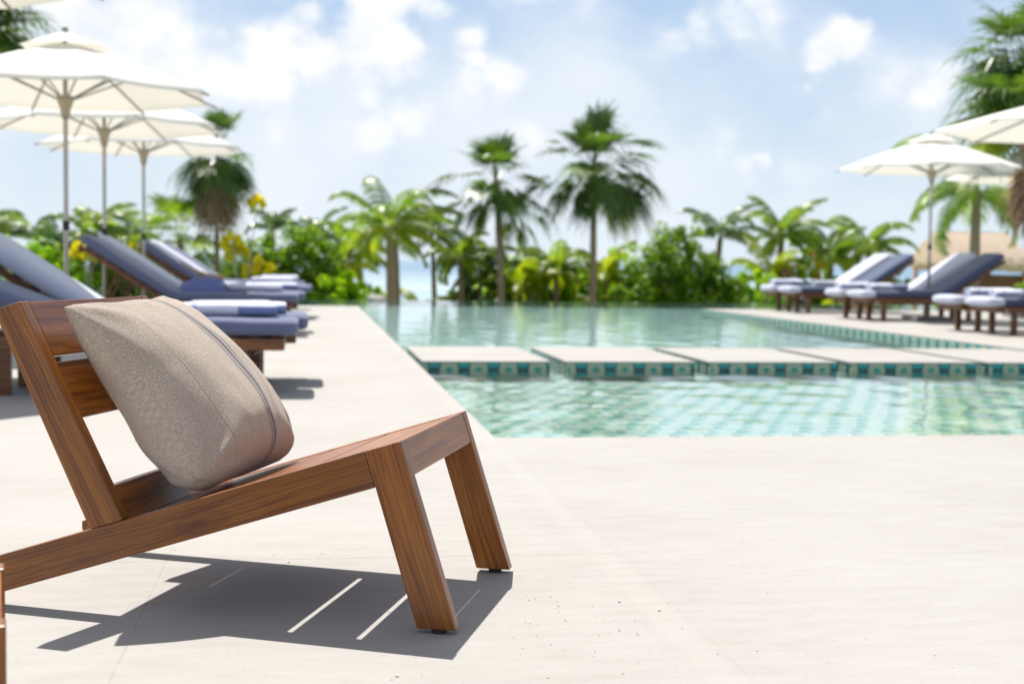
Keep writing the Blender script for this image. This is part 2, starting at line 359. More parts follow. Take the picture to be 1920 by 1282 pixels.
def f_floor(t):
    p = t.pos(); x, y, z = t.sep(p)
    wob = t.vmath('SCALE', t.vmath('SUBTRACT', t.noise(t.vmath('MULTIPLY', p, (1, 1.4, 1)), 2.3, 3, .5, color=True), (0.5, 0.5, 0.5)), scale=0.13)
    q = t.vmath('ADD', p, wob); qx, qy, qz = t.sep(q)
    S_ = 0.18
    qy = t.math('MULTIPLY', qy, 0.9); row = t.math('FLOOR', t.math('DIVIDE', qy, S_))
    qx2 = t.math('ADD', qx, t.math('MULTIPLY', row, S_*0.5))
    fx = t.math('SUBTRACT', t.math('FRACT', t.math('DIVIDE', qx2, S_)), 0.5); fy = t.math('SUBTRACT', t.math('FRACT', t.math('DIVIDE', qy, S_)), 0.5)
    # crescent: disc minus offset disc
    r1 = t.math('SQRT', t.math('ADD', t.math('POWER', t.math('ADD', fx, 0.02), 2), t.math('POWER', t.math('MULTIPLY', fy, 1.1), 2)))
    r2 = t.math('SQRT', t.math('ADD', t.math('POWER', t.math('ADD', fx, 0.28), 2), t.math('POWER', t.math('SUBTRACT', fy, 0.28), 2)))
    disc = t.smooth(r1, 0.47, 0.42); cut = t.smooth(r2, 0.36, 0.42)
    cres = t.math('MULTIPLY', disc, cut)
    hl = t.math('MULTIPLY', t.smooth(t.math('ABSOLUTE', t.math('SUBTRACT', r2, 0.37)), 0.06, 0.03), disc)
    base = t.mix(t.noise(p, 1.2, 4, .6), (0.31, 0.42, 0.36), (0.42, 0.51, 0.43))
    gr = t.mix(t.noise(p, 7, 2, .5), (0.0, 0.17, 0.14), (0.03, 0.31, 0.24))
    c = t.mix(cres, base, gr); c = t.mix(t.math('MULTIPLY', hl, 0.8), c, (0.66, 0.62, 0.44))
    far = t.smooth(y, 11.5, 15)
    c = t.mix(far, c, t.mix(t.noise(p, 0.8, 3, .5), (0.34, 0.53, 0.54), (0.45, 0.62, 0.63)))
    # refracted light net
    vo = t.node('ShaderNodeTexVoronoi', feature='SMOOTH_F1'); t.put(vo.inputs['Vector'], t.vmath('ADD', p, wob)); vo.inputs['Scale'].default_value = 3.2
    return pbsdf(t, c, 0.6)
FLOOR = mat('pool_mosaic', f_floor)
def basin():
    bm = bmesh.new(); zb = -0.160; zf = -0.180
    X0, X1 = -16, 22
    def q(*p): bm.faces.new([bm.verts.new(v) for v in p])
    q((XL, YN, zb), (XR, YN, zb), (XR, 12.6, zb), (XL, 12.6, zb))
    q((XL, 12.6, zb), (XR, 12.6, zb), (XR, 14, zf), (XL, 14, zf)); q((XL, 14, zf), (XR, 14, zf), (XR, YF, zf), (XL, YF, zf))
    q((X0, YF, zf), (X1, YF, zf), (X1, YE, zf), (X0, YE, zf))
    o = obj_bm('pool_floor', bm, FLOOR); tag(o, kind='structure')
    bm = bmesh.new()
    def w_(a, b, top=0.0): bm.faces.new([bm.verts.new((a[0], a[1], top)), bm.verts.new((b[0], b[1], top)), bm.verts.new((b[0], b[1], -1.15)), bm.verts.new((a[0], a[1], -1.15))])
    e = 0.004
    w_((XL-e, YN), (XL-e, YF), -0.003); w_((XR+e, YF), (XR+e, YN), -0.003); w_((XR, YN-e), (XL, YN-e), -0.003)
    w_((XL, YF+e), (X0, YF+e), -0.003); w_((X1, YF+e), (XR, YF+e), -0.003)
    o = obj_bm('pool_wall', bm, BAND); tag(o, kind='structure')
    bm = bmesh.new(); bm_box(bm, (X0, YE, -2.0), (X1, YE+0.22, -0.084)); o = obj_bm('infinity_edge', bm, mat('edge_tiles', lambda t: pbsdf(t, t.mix(t.noise(t.pos(), 4, 3, .5), (0.25, 0.40, 0.38), (0.36, 0.50, 0.47)), 0.3))); tag(o, kind='structure')
    bm = bmesh.new(); zw = -0.070
    def wave(x, y):
        v = Vector((x*2.1, y*2.8, 0.3)); n_ = noise.noise(v)*0.0046 + noise.noise(Vector((x*5.1+7, y*6.3, 2)))*0.0017 + 0.0016*math.sin(x*9+y*4+3*noise.noise(Vector((x, y, 5))))
        return zw+n_
    def grid(x0, y0, x1, y1, st):
        nx, ny = int((x1-x0)/st), int((y1-y0)/st)
        g = [[bm.verts.new((x0+(x1-x0)*i/nx, y0+(y1-y0)*j/ny, wave(x0+(x1-x0)*i/nx, y0+(y1-y0)*j/ny))) for j in range(ny+1)] for i in range(nx+1)]
        for i in range(nx):
            for j in range(ny): bm.faces.new((g[i][j], g[i+1][j], g[i+1][j+1], g[i][j+1]))
    grid(XL-e, YN-e, XR+e, YF+e, 0.06); grid(X0, YF+e, X1, YE+0.25, 0.10)
    def f_water(t):
        p = t.pos(); x, y, z = t.sep(p)
        h = t.noise(t.vmath('MULTIPLY', p, (1.0, 1.3, 1)), 9, 3, .5)
        nb = t.bump(h, 0.05, 0.02)
        fr = t.node('ShaderNodeFresnel'); fr.inputs[0].default_value = 1.33; t.put(fr.inputs['Normal'], nb)
        a = t.node('ShaderNodeBsdfTransparent'); a.inputs[0].default_value = (0.88, 0.955, 0.975, 1)
        b = t.node('ShaderNodeBsdfGlossy'); b.inputs['Roughness'].default_value = 0.03; b.inputs[0].default_value = (1, 1, 1, 1); t.put(b.inputs['Normal'], nb)
        m = t.node('ShaderNodeMixShader'); t.l.new(fr.outputs[0], m.inputs[0]); t.l.new(a.outputs[0], m.inputs[1]); t.l.new(b.outputs[0], m.inputs[2]); return m.outputs[0]
    o = obj_bm('pool_water', bm, mat('pool_water', f_water), None, True); tag(o, kind='structure')
basin()
# ground beyond, one sheet to the horizon, and the sea
o = obj_vf('ground', [(-4000, YE+0.1, -1.15), (4000, YE+0.1, -1.15), (4000, 60, -1.2), (-4000, 60, -1.2), (4000, 75, -2.2), (-4000, 75, -2.2)], [(0, 1, 2, 3), (3, 2, 4, 5)], SAND); tag(o, kind='structure')
o = obj_vf('lower_ground', [(-4000, -4000, -1.9), (4000, -4000, -1.9), (4000, YE+0.1, -1.9), (-4000, YE+0.1, -1.9)], [(0, 1, 2, 3)], SAND); tag(o, kind='structure')
o = obj_vf('sea', [(-7000, 64, -1.75), (7000, 64, -1.75), (7000, 8000, -1.75), (-7000, 8000, -1.75)], [(0, 1, 2, 3)], SEA); tag(o, kind='structure')

# ------------------------------------------------------------------ stepping stones
for i, (x0, x1) in enumerate([(0.90, 1.94), (2.07, 3.15), (3.27, 4.37), (4.49, 5.61), (5.72, 6.86)]):
    s = empty('stepping_stone', ((x0+x1)/2, 11.06, 0))
    tag(s, ['pale stone stepping slab over the pool, leftmost, beside the left deck edge', 'pale stepping slab over the pool, second from the left deck', 'pale stepping slab over the pool, middle one of five', 'pale stepping slab over the pool, fourth from the left deck', 'pale stepping slab over the pool, last one at the right deck'][i], 'stepping stone', 'stepping stones across the pool')
    hw = (x1-x0)/2
    bm = bmesh.new(); bm_box(bm, (-hw, 0, -0.014), (hw, 1.88, 0.0)); bevel(bm, 0.003, 1); obj_bm('slab_top', bm, STONE, s)
    bm = bmesh.new(); bm_box(bm, (-hw+.008, 0.008, -0.20), (hw-.008, 1.872, -0.0145)); obj_bm('tiled_base', bm, BAND, s)

# ------------------------------------------------------------------ lounge chair
AL = R(17.48); H0 = 0.414; W = 0.646; T = 0.038
def seatz(u): return H0 + math.tan(AL)*u
def frame_matrix(o, ax, up=(0, 1, 0)):
    x = Vector(ax).normalized(); y = Vector(up); y = (y - x*x.dot(y)).normalized(); z = x.cross(y)
    m = Matrix.Identity(4)
    for i in range(3): m[i][0], m[i][1], m[i][2], m[i][3] = x[i], y[i], z[i], o[i]
    return m
MX = {}
def prism(name, prof, v0, v1, grain, parent, m=TEAK, bev=0.003):
    """side profile (u, z) extruded across v, local x axis along the grain"""
    cu = sum(p[0] for p in prof)/len(prof); cz = sum(p[1] for p in prof)/len(prof)
    Mx = frame_matrix((cu, (v0+v1)/2, cz), grain, (0, 1, 0) if abs(grain[1]) < .5 else (0, 0, 1)); inv = Mx.inverted()
    bm = bmesh.new()
    a = [bm.verts.new((p[0], v0, p[1])) for p in prof]; b = [bm.verts.new((p[0], v1, p[1])) for p in prof]
    n = len(prof)
    bm.faces.new(a[::-1]); bm.faces.new(b)
    for i in range(n): bm.faces.new((a[i], a[(i+1) % n], b[(i+1) % n], b[i]))
    bmesh.ops.recalc_face_normals(bm, faces=bm.faces)
    bevel(bm, bev, 2)
    for v in bm.verts: v.co = inv @ v.co
    o = obj_bm(name, bm, m, parent); o.matrix_local = Mx; MX[o.name] = Mx; return o
ru = Vector((math.cos(AL), 0, math.sin(AL)))      # along the seat, forward
rn = Vector((-math.sin(AL), 0, math.cos(AL)))     # seat normal
def S(s, d=0.0):                                  # s metres back along rail from front top corner, d below the top
    p = Vector((0, 0, H0)) - ru*s - rn*d; return (p.x, p.z)
def make_chair():
    ch = empty('lounge_chair')
    LD = 0.082
    legf = (0.128, 0.010)                         # foot front bottom
    L = Vector((legf[0], 0, legf[1]-H0)).normalized()
    bt = S(0.083)
    for v0, v1 in ((0, T), (W-T, W)):
        kk = LD/abs(L.dot(rn)); 
        pb = (bt[0]+L.x*kk, bt[1]+L.z*kk)
        # leg: full depth at the rail end
        lg = prism('leg', [(0, H0), legf, (legf[0]-0.088, 0.010), pb, bt], v0, v1, (L.x, 0, L.z), ch)
        bm = bmesh.new(); tube(bm, [(0, 0, -0.0098), (0, 0, 0.0)], 0.017, 14)
        pad = obj_bm('foot_pad', bm, RUBBER, lg); pad.matrix_local = MX[lg.name].inverted() @ Matrix.Translation((legf[0]-0.042, (v0+v1)/2, 0.0099))
        # rail, from the leg back down to the deck
        e1 = S(1.045); e2 = (S(1.045)[0]+0.03, 0.004)
        zt = 0.004
        sb = (H0 - LD*math.cos(AL) - zt)/math.sin(AL)   # where the underside meets the deck
        pbr = S(sb - 0.0, LD)
        prism('rail', [(bt[0]-0.0006, bt[1]), (pb[0]-0.0006, pb[1]), (pbr[0], zt), S(1.118, 0.02), S(1.112)], v0+(0.0012 if v0 > 0 else 0.0), v1-(0.0 if v0 > 0 else 0.0012), (ru.x, 0, ru.z), ch)
        # back post
        pf0 = S(0.670); pk0 = S(0.753); top = (-0.885, 0.697); dirp = Vector((top[0]-pf0[0], 0, top[1]-pf0[1]))
        tk = (top[0]-0.066, top[1]-0.021)
        prism('back_post', [(pf0[0], pf0[1]+0.0006), top, tk, (pk0[0], pk0[1]+0.0006)], v0, v1, (dirp.x, 0, dirp.z), ch)
    # front rail between the legs
    f = lambda d: (L.x*d/abs(L.dot(rn)), H0+L.z*d/abs(L.dot(rn)))
    i = 0.002
    a, b = f(0), f(LD); 
    prism('front_rail', [(a[0]-i, a[1]-i*.3), (b[0]-i, b[1]), (b[0]-i-0.024, b[1]-0.006), (a[0]-i-0.024, a[1]-i*.3-0.0075)], T+0.0006, W-T-0.0006, (0, 1, 0), ch)
    # seat slats
    edges = [(0.0275, 0.0665), (0.068, 0.2065), (0.2185, 0.356), (0.368, 0.5145), (0.5155, 0.6695)]
    for s0, s1 in edges:
        prism('seat_slat', [S(s0, 0.002), S(s1, 0.002), S(s1, 0.022), S(s0, 0.022)], T+0.0006, W-T-0.0006, (0, 1, 0), ch)
    for v0 in (T+0.001, W-T-0.021):
        prism('slat_support', [S(0.03, 0.0225), S(0.66, 0.0225), S(0.66, 0.05), S(0.03, 0.05)], v0, v0+0.02, (ru.x, 0, ru.z), ch)
    # back boards
    pf0 = Vector((S(0.670)[0], 0, S(0.670)[1])); tp = Vector((-0.885, 0, 0.697)); dp = (tp-pf0).normalized(); nb = Vector((dp.z, 0, -dp.x))
    def B(z, d): k = (z-pf0.z)/dp.z; p = pf0 + dp*k - nb*d; return (p.x, p.z)
    for z0, z1, dd in ((0.574, 0.696, 0.0008), (0.437, 0.560, 0.004), (0.185, 0.285, 0.004)):
        prism('back_board', [B(z0, dd), B(z1, dd), B(z1+(0.008 if z1 < .69 else 0.0), dd+0.024), B(z0+0.004, dd+0.024)], T+0.0006, W-T-0.0006, (0, 1, 0), ch)
    return ch
chair = make_chair()
chair.location = (0.1943, 2.9618, 0); chair.rotation_euler = (0, 0, R(-19.02))
tag(chair, 'low varnished teak lounge chair with tilted slatted seat, carrying the linen cushion', 'chair')
def make_stool():
    st = empty('footstool', (-0.5225, 2.50, 0), R(12)); hh, w_ = 0.265, 0.44      # origin at the far right corner
    for x0, y0 in ((-.05, -.05), (-.05, -w_), (-w_, -.05), (-w_, -w_)):
        prism('leg', [(x0, 0.006), (x0+.05, 0.006), (x0+.05, hh), (x0, hh)], y0, y0+.05, (0, 0, 1), st)
    for y0 in (-.045, -w_+.005): prism('rail', [(-w_+.0506, hh-.075), (-.0506, hh-.075), (-.0506, hh-.002), (-w_+.0506, hh-.002)], y0, y0+.04, (1, 0, 0), st)
    for x0 in (-.045, -w_+.005): prism('rail', [(x0, hh-.075), (x0+.04, hh-.075), (x0+.04, hh-.002), (x0, hh-.002)], -w_+.0506, -.0506, (0, 1, 0), st)
    for k in range(5):
        y0 = -w_+.052+k*.068; prism('slat', [(-w_+.052, hh-.024), (-.052, hh-.024), (-.052, hh-.003), (-w_+.052, hh-.003)], y0, y0+.06, (1, 0, 0), st)
    tag(st, 'teak footstool in the foreground, only a sliver of its leg shows at the left edge', 'footstool')
make_stool()

# ------------------------------------------------------------------ cushion on the chair
def f_linen(t):
    uv = t.node('ShaderNodeUVMap').outputs[0]; b, a, _ = t.sep(uv)    # b across, a up, metres
    o = t.obj()
    wob = t.math('MULTIPLY', t.math('SUBTRACT', t.noise(uv, 6, 2, .5), 0.5), 0.006)
    bb = t.math('ADD', b, wob)
    th1 = t.noise(t.comb(t.math('MULTIPLY', bb, 520), t.math('MULTIPLY', a, 90), 0), 1, 3, .6)
    th2 = t.noise(t.comb(t.math('MULTIPLY', bb, 110), t.math('MULTIPLY', a, 480), 4), 1, 3, .6)
    lng = t.noise(t.comb(t.math('MULTIPLY', bb, 240), t.math('MULTIPLY', a, 5), 2), 1, 3, .6)
    blot = t.noise(o, 9, 4, .6)
    c = t.mix(t.smooth(lng, 0.3, 0.7), (0.61, 0.495, 0.40), (0.70, 0.59, 0.49))
    c = t.mix(t.math('MULTIPLY', t.smooth(blot, 0.4, 0.7), 0.4), c, (0.50, 0.39, 0.32))
    c = t.mix(t.math('MULTIPLY', t.smooth(t.math('MAXIMUM', th1, th2), 0.5, 0.75), 0.45), c, (0.70, 0.63, 0.54))
    cw_ = t.noise(t.comb(t.math('MULTIPLY', bb, 260), t.math('MULTIPLY', a, 170), 7), 1, 3, .65)
    c = t.mix(t.math('MULTIPLY', t.smooth(cw_, 0.62, 0.38), 0.50), c, (0.36, 0.27, 0.19))
    c = t.mix(t.math('MULTIPLY', t.smooth(cw_, 0.56, 0.72), 0.45), c, (0.78, 0.70, 0.60))
    def line(pos, wd, colr, amt):
        nonlocal c
        m = t.smooth(t.math('ABSOLUTE', t.math('SUBTRACT', bb, pos)), wd, wd*0.7)
        tick = t.math('ADD', 0.72, t.math('MULTIPLY', t.math('GREATER_THAN', t.math('FRACT', t.math('MULTIPLY', t.math('ADD', a, bb), 330)), 0.42), 0.28))
        c = t.mix(t.math('MULTIPLY', t.math('MULTIPLY', m, amt), tick), c, colr)
    ctr = STRIPE
    line(ctr, 0.0078, (0.018, 0.045, 0.10), 1.0); line(ctr-0.0160, 0.0026, (0.025, 0.055, 0.11), 1.0); line(ctr+0.0160, 0.0026, (0.025, 0.055, 0.11), 1.0)
    line(ctr-0.0215, 0.0012, (0.06, 0.09, 0.14), .8)
    for q, am in ((-0.175, 0.75), (-0.07, 0.3), (0.0, 0.3), (-0.11, 0.2)): line(q, 0.0009, (0.16, 0.11, 0.08), am)
    h = t.math('ADD', t.math('MULTIPLY', t.math('ADD', t.math('ADD', th1, th2), t.math('MULTIPLY', cw_, 1.6)), 0.7), t.math('MULTIPLY', lng, 0.12))
    a_ = pbsdf(t, c, 0.92, t.bump(h, 0.9, 0.0035), Sheen_Weight=0.5, Sheen_Roughness=0.4, Specular_IOR_Level=0.15)
    b_ = t.node('ShaderNodeBsdfTranslucent'); t.put(b_.inputs[0], c)
    m = t.node('ShaderNodeMixShader'); m.inputs[0].default_value = 0.12; t.l.new(a_, m.inputs[1]); t.l.new(b_.outputs[0], m.inputs[2]); return m.outputs[0]
STRIPE = 0.022
LINEN = mat('woven_linen', f_linen)
def make_cushion():
    c, s = math.cos(R(-19.02)), math.sin(R(-19.02))
    org = Vector((0.1943, 2.9618, 0))
    def cw(u, v, z): return Vector((org.x+u*c-v*s, org.y+u*s+v*c, z))
    TN, BN, TF, BF = Vector((-0.814, 0.040, 0.694)), Vector((-0.462, 0.028, 0.272)), Vector((-0.822, 0.605, 0.704)), Vector((-0.450, 0.590, 0.276))
    N = 110
    verts, uvs, faces = [], [], []
    def surf(i, j, side):
        p = -1+2*i/N; q = -1+2*j/N           # p across (near -1 .. far 1), q up
        # pull the seams in between the corners
        pp = p*(1-0.11*(1-q*q)*abs(p)**3); qq = q*(1-(0.115 if q > 0 else .05)*(1-p*p)*abs(q)**3)
        cr = (abs(p)*abs(q))**7; k_ = 1-cr*((0.05 if p < 0 else 0.03) if q > 0 else 0.13); pp *= k_; qq *= k_
        a = (pp+1)/2; b = (qq+1)/2
        base = BN.lerp(BF, a).lerp(TN.lerp(TF, a), b)
        upd = ((TN-BN)+(TF-BF)).normalized(); acr = ((TF-TN)+(BF-BN)).normalized(); nrm = acr.cross(upd).normalized()
        if nrm.x < 0: nrm = -nrm
        e = (max(0, 1-abs(p)**2.3))**0.56*(max(0, 1-abs(q)**(2.3 if q > 0 else 3.0)))**0.56
        low = 1+0.19*(-q)
        th = (0.140 if side > 0 else 0.115)*low
        wr = 0
        # soft creases running out of the corners and across the belly
        for (cp, cq, ph) in ((-1, -1, 0.4), (1, -1, 1.0), (-1, 1, 2.0), (1, 1, 3.1)):
            dx, dy = p-cp, q-cq; r_ = math.hypot(dx, dy); an = math.atan2(dy, dx)
            wr += 0.0045*math.exp(-((r_-0.38)/0.28)**2)*math.sin(an*9+ph+r_*2)
        r1_ = math.hypot(p+1, q+1); wr += 0.003*math.exp(-((r1_-0.30)/0.16)**2)*math.sin(math.atan2(q+1, p+1)*11+r1_*14)
        nz = noise.noise(Vector((p*1.7+5, q*1.7, side)))*0.012 + noise.noise(Vector((p*5, q*3.0+9, side*3)))*0.0035
        off = (th*e + (wr+nz)*min(1, e*2.5))*side
        sag = 0
        pt = base + nrm*off
        if q < 0: pt.x += 0.02*(-q)*e*side
        if q < 0 and side > 0: pt.z -= 0.035*(-q)*e
        zs = seatz(pt.x)+0.004
        if pt.z < zs: pt.z = zs + 0.002*e
        # do not cut into the back boards
        return pt
    idx = {}
    for side in (1, -1):
        for i in range(N+1):
            for j in range(N+1):
                bd = i in (0, N) or j in (0, N)
                if side < 0 and bd: idx[(side, i, j)] = idx[(1, i, j)]; continue
                idx[(side, i, j)] = len(verts); pt = surf(i, j, side); verts.append(cw(*pt))
                uvs.append(((-1+2*i/N)*0.275, (-1+2*j/N)*0.27))
        for i in range(N):
            for j in range(N):
                f = (idx[(side, i, j)], idx[(side, i+1, j)], idx[(side, i+1, j+1)], idx[(side, i, j+1)])
                faces.append(f if side > 0 else f[::-1])
    ctr = cw(-0.60, 0.32, 0.28)
    me = bpy.data.meshes.new('cushion'); me.from_pydata([tuple(v-ctr) for v in verts], [], faces); me.update()
    ul = me.uv_layers.new(name='UVMap')
    for l in me.loops: ul.data[l.index].uv = uvs[l.vertex_index]
    o = link('cushion', me, LINEN, None, True); o.location = ctr
    tag(o, 'square oatmeal linen cushion with a navy stripe, leaning on the chair back', 'cushion')
    # fuzz: short stray fibres
    rng = random.Random(4); fv, ff = [], []
    me.calc_loop_triangles()
    polys = list(me.polygons)
    for k in range(5200):
        pl = rng.choice(polys); nrm = pl.normal; c0 = pl.center + Vector((rng.gauss(0, .002), rng.gauss(0, .002), rng.gauss(0, .002)))
        d_ = (nrm + Vector((rng.gauss(0, .7), rng.gauss(0, .7), rng.gauss(0, .7)))).normalized()
        L_ = rng.uniform(.0015, .0045) if rng.random() < .94 else rng.uniform(.005, .010)
        sd_ = d_.cross(Vector((rng.random(), rng.random(), rng.random()))).normalized()*0.00018
        b0 = c0-nrm*0.0015; mid = c0 + d_*L_*.5 + Vector((rng.gauss(0, .0004),)*3); e_ = c0 + d_*L_ + sd_*rng.uniform(-4, 4)
        i0 = len(fv); fv += [b0-sd_, b0+sd_, mid+sd_*.8, mid-sd_*.8, e_]; ff += [(i0, i0+1, i0+2, i0+3), (i0+3, i0+2, i0+4)]
    obj_vf('fuzz', fv, ff, mat('fibre', lambda t: pbsdf(t, (0.6, 0.54, 0.46), 0.9)), o)
make_cushion()

# ------------------------------------------------------------------ sun loungers
def cushion_loft(name, path, w0, w1, th, m, parent, rnd=0.03, seed=0):
    """mattress: rounded rectangle section swept along a side profile path [(x,z)...]; width in y"""
    bm = bmesh.new(); rings = []
    n = len(path)
    for i, (x, z) in enumerate(path):
        a = path[max(0, i-1)]; b = path[min(n-1, i+1)]; tx, tz = b[0]-a[0], b[1]-a[1]; l = math.hypot(tx, tz); tx, tz = tx/l, tz/l
        nx, nz = -tz, tx
        endf = 1.0
        if i == 0 or i == n-1: endf = 0.72
        elif i == 1 or i == n-2: endf = 0.95
        sec = []
        for (yy, hh) in ((w0+rnd, 0), (w0, .25), (w0-.0, .75), (w0+rnd, 1), ((w0*2+w1)/3, 1.05), ((w0+w1*2)/3, 1.05), (w1-rnd, 1), (w1, .75), (w1, .25), (w1-rnd, 0)):
            h = th*((hh-.5)*endf+.5) + noise.noise(Vector((x*3+seed, yy*3, hh)))*0.012*(hh > .5)
            y2 = yy + noise.noise(Vector((x*4, seed, hh*2)))*0.006
            if i in (0, n-1): y2 = y2*.985+.015*(w0+w1)/2
            sec.append(bm.verts.new((x+nx*h, y2, z+nz*h)))
        rings.append(sec)
    for a, b in zip(rings, rings[1:]):
        for k in range(len(a)): bm.faces.new((a[k], b[k], b[(k+1) % len(a)], a[(k+1) % len(a)]))
    bm.faces.new(rings[0]); bm.faces.new(rings[-1][::-1])
    bmesh.ops.recalc_face_normals(bm, faces=bm.faces)
    o = obj_bm(name, bm, m, parent, True)
    md = o.modifiers.new('s', 'SUBSURF'); md.levels = 1; md.render_levels = 1
    return o
HX = 1.28; BL = 1.12; LW = 0.66
def make_lounger(covered, BA=R(33)):
    lo = empty('sun_lounger')
    bm = bmesh.new()
    bm_box(bm, (0.08, 0.0, 0.265), (1.98, 0.035, 0.335)); bm_box(bm, (0.08, LW-0.035, 0.265), (1.98, LW, 0.335))
    for x in (0.08, 0.9, 1.94): bm_box(bm, (x, 0.0355, 0.27), (x+0.04, LW-0.0355, 0.33))
    for k in range(9): bm_box(bm, (0.16+k*0.125, 0.036, 0.318), (0.16+k*0.125+0.07, LW-0.036, 0.334))
    bevel(bm, 0.003, 1); obj_bm('frame', bm, LWOOD, lo)
    for x in (0.30, 1.62):
        for y in (0.036, LW-0.036-0.05):
            bm = bmesh.new(); bm_box(bm, (x, y, 0.0), (x+0.07, y+0.05, 0.317)); bevel(bm, 0.003, 1); obj_bm('leg', bm, LWOOD, lo)
    # back frame with slats and prop
    bx = lambda s, d: (HX+math.cos(BA)*s - math.sin(BA)*d, 0.338+math.sin(BA)*s + math.cos(BA)*d)
    bm = bmesh.new()
    Mb = Matrix.Translation((HX, 0, 0.336)) @ Matrix.Rotation(-BA, 4, 'Y')
    for y in (0.04, LW-0.075): bm_box(bm, (0.01, y, -0.045), (BL-.04, y+0.035, -0.002), Mb)
    for k in range(8): bm_box(bm, (0.06+k*0.13, 0.0755, -0.02), (0.06+k*0.13+0.07, LW-0.0755, -0.003), Mb)
    obj_bm('backrest_frame', bm, LWOOD, lo)
    for y in (0.08, LW-0.105):
        bm = bmesh.new(); a = bx(0.62, -0.03); Lp = a[1]-0.30
        tube(bm, [(a[0], y, a[1]), (a[0]+0.16, y, 0.30)], 0.016, 6); obj_bm('prop', bm, LWOOD, lo)
    path = [(0.0, 0.336)] + [(0.03+i*0.11, 0.337) for i in range(11)] + [(HX-0.02, 0.345)] + [bx(s, 0.0) for s in (0.08, 0.16, 0.28, 0.42, 0.56, 0.70, 0.84, 0.98, 1.06, BL)]
    cushion_loft('mattress', path, 0.0, LW, 0.115, GREYB if covered else NAVY, lo, 0.03, covered*7)
    # pale towelling wrap on the foot end
    wp = [(-0.018, 0.330), (0.02, 0.330), (0.10, 0.330), (0.18, 0.330), (0.215, 0.331)]
    if covered < 3: cushion_loft('foot_wrap', wp, -0.010, LW+0.010, 0.122, TOWEL, lo, 0.03, 2)
    if covered in (1, 4):
        wp = [(HX-0.34, 0.331)] + [(HX-0.25, 0.331), (HX-0.12, 0.334), (HX-.02, 0.339)] + [bx(s, -0.006) for s in (0.08, 0.16, 0.28, 0.42, 0.56, 0.70, 0.84, 0.98, 1.06, BL+.012)]
        cushion_loft('towel_cover', wp, -0.010, LW+0.010, 0.130, TOWEL, lo, 0.03, 3)
    bm = bmesh.new(); tube(bm, [(0.20, 0.02, 0.33), (0.205, -0.012, 0.30), (0.20, -0.014, 0.24), (0.23, -0.03, 0.215), (0.28, -0.02, 0.20)], 0.006, 5)
    tube(bm, [(0.205, -0.012, 0.30), (0.17, -0.02, 0.25), (0.16, -0.03, 0.22)], 0.006, 5); obj_bm('tie_strap', bm, STRAP, lo)
    return lo
plain = make_lounger(0); cov = make_lounger(1); lilac = make_lounger(3); low = make_lounger(3, R(21)); cov2 = make_lounger(4)
usedf = [False]*5
def put_lounger(kind, foot, y, side, label, group):
    src = (plain, cov, lilac, low, cov2)[kind]
    if usedf[kind]: o = copy_tree(src)
    else: o = src; usedf[kind] = True
    # side +1: head points to +x ; -1: head points to -x
    if side > 0: o.location = (foot, y, 0); o.rotation_euler = (0, 0, 0)
    else: o.location = (foot, y+LW, 0); o.rotation_euler = (0, 0, math.pi)
    tag(o, label, 'sun lounger', group); return o
GL, GR = 'sun loungers on the left deck', 'sun loungers on the right deck'
put_lounger(3, -0.06, 8.20, -1, 'blue mattress sun lounger with rolled towel, nearest in the left row behind the cushion', GL)
put_lounger(4, 0.00, 8.92, -1, 'sun lounger with pale towelled back at left edge, paired behind the nearest blue one', GL)
put_lounger(2, -0.10, 14.5, -1, 'blue sun lounger with raised back, second pair on the left, holding a crumpled blue towel', GL)
put_lounger(4, -0.04, 15.22, -1, 'sun lounger with pale draped back directly behind the second blue one on the left', GL)
put_lounger(2, 0.00, 18.6, -1, 'blue sun lounger of the third left pair, straw mat lying on it', GL)
put_lounger(4, 0.05, 19.32, -1, 'pale towelled sun lounger of the third left pair, behind the straw mat', GL)
put_lounger(2, -0.06, 22.1, -1, 'farthest blue sun lounger on the left deck, near the wide pool end', GL)
put_lounger(0, 7.97, 15.45, 1, 'navy sun lounger nearest on the right deck, cut by the right frame edge', GR)
put_lounger(1, 7.97, 16.35, 1, 'white towelled sun lounger just behind the nearest right one', GR)
put_lounger(0, 7.97, 19.25, 1, 'navy backed sun lounger in the middle pair on the right deck', GR)
put_lounger(1, 7.97, 20.15, 1, 'white towelled sun lounger in the middle pair on the right deck', GR)
put_lounger(0, 7.97, 22.35, 1, 'navy backed sun lounger beside the right parasol pole, farthest right pair', GR)
put_lounger(1, 7.97, 23.3, 1, 'white towelled sun lounger farthest back on the right deck', GR)

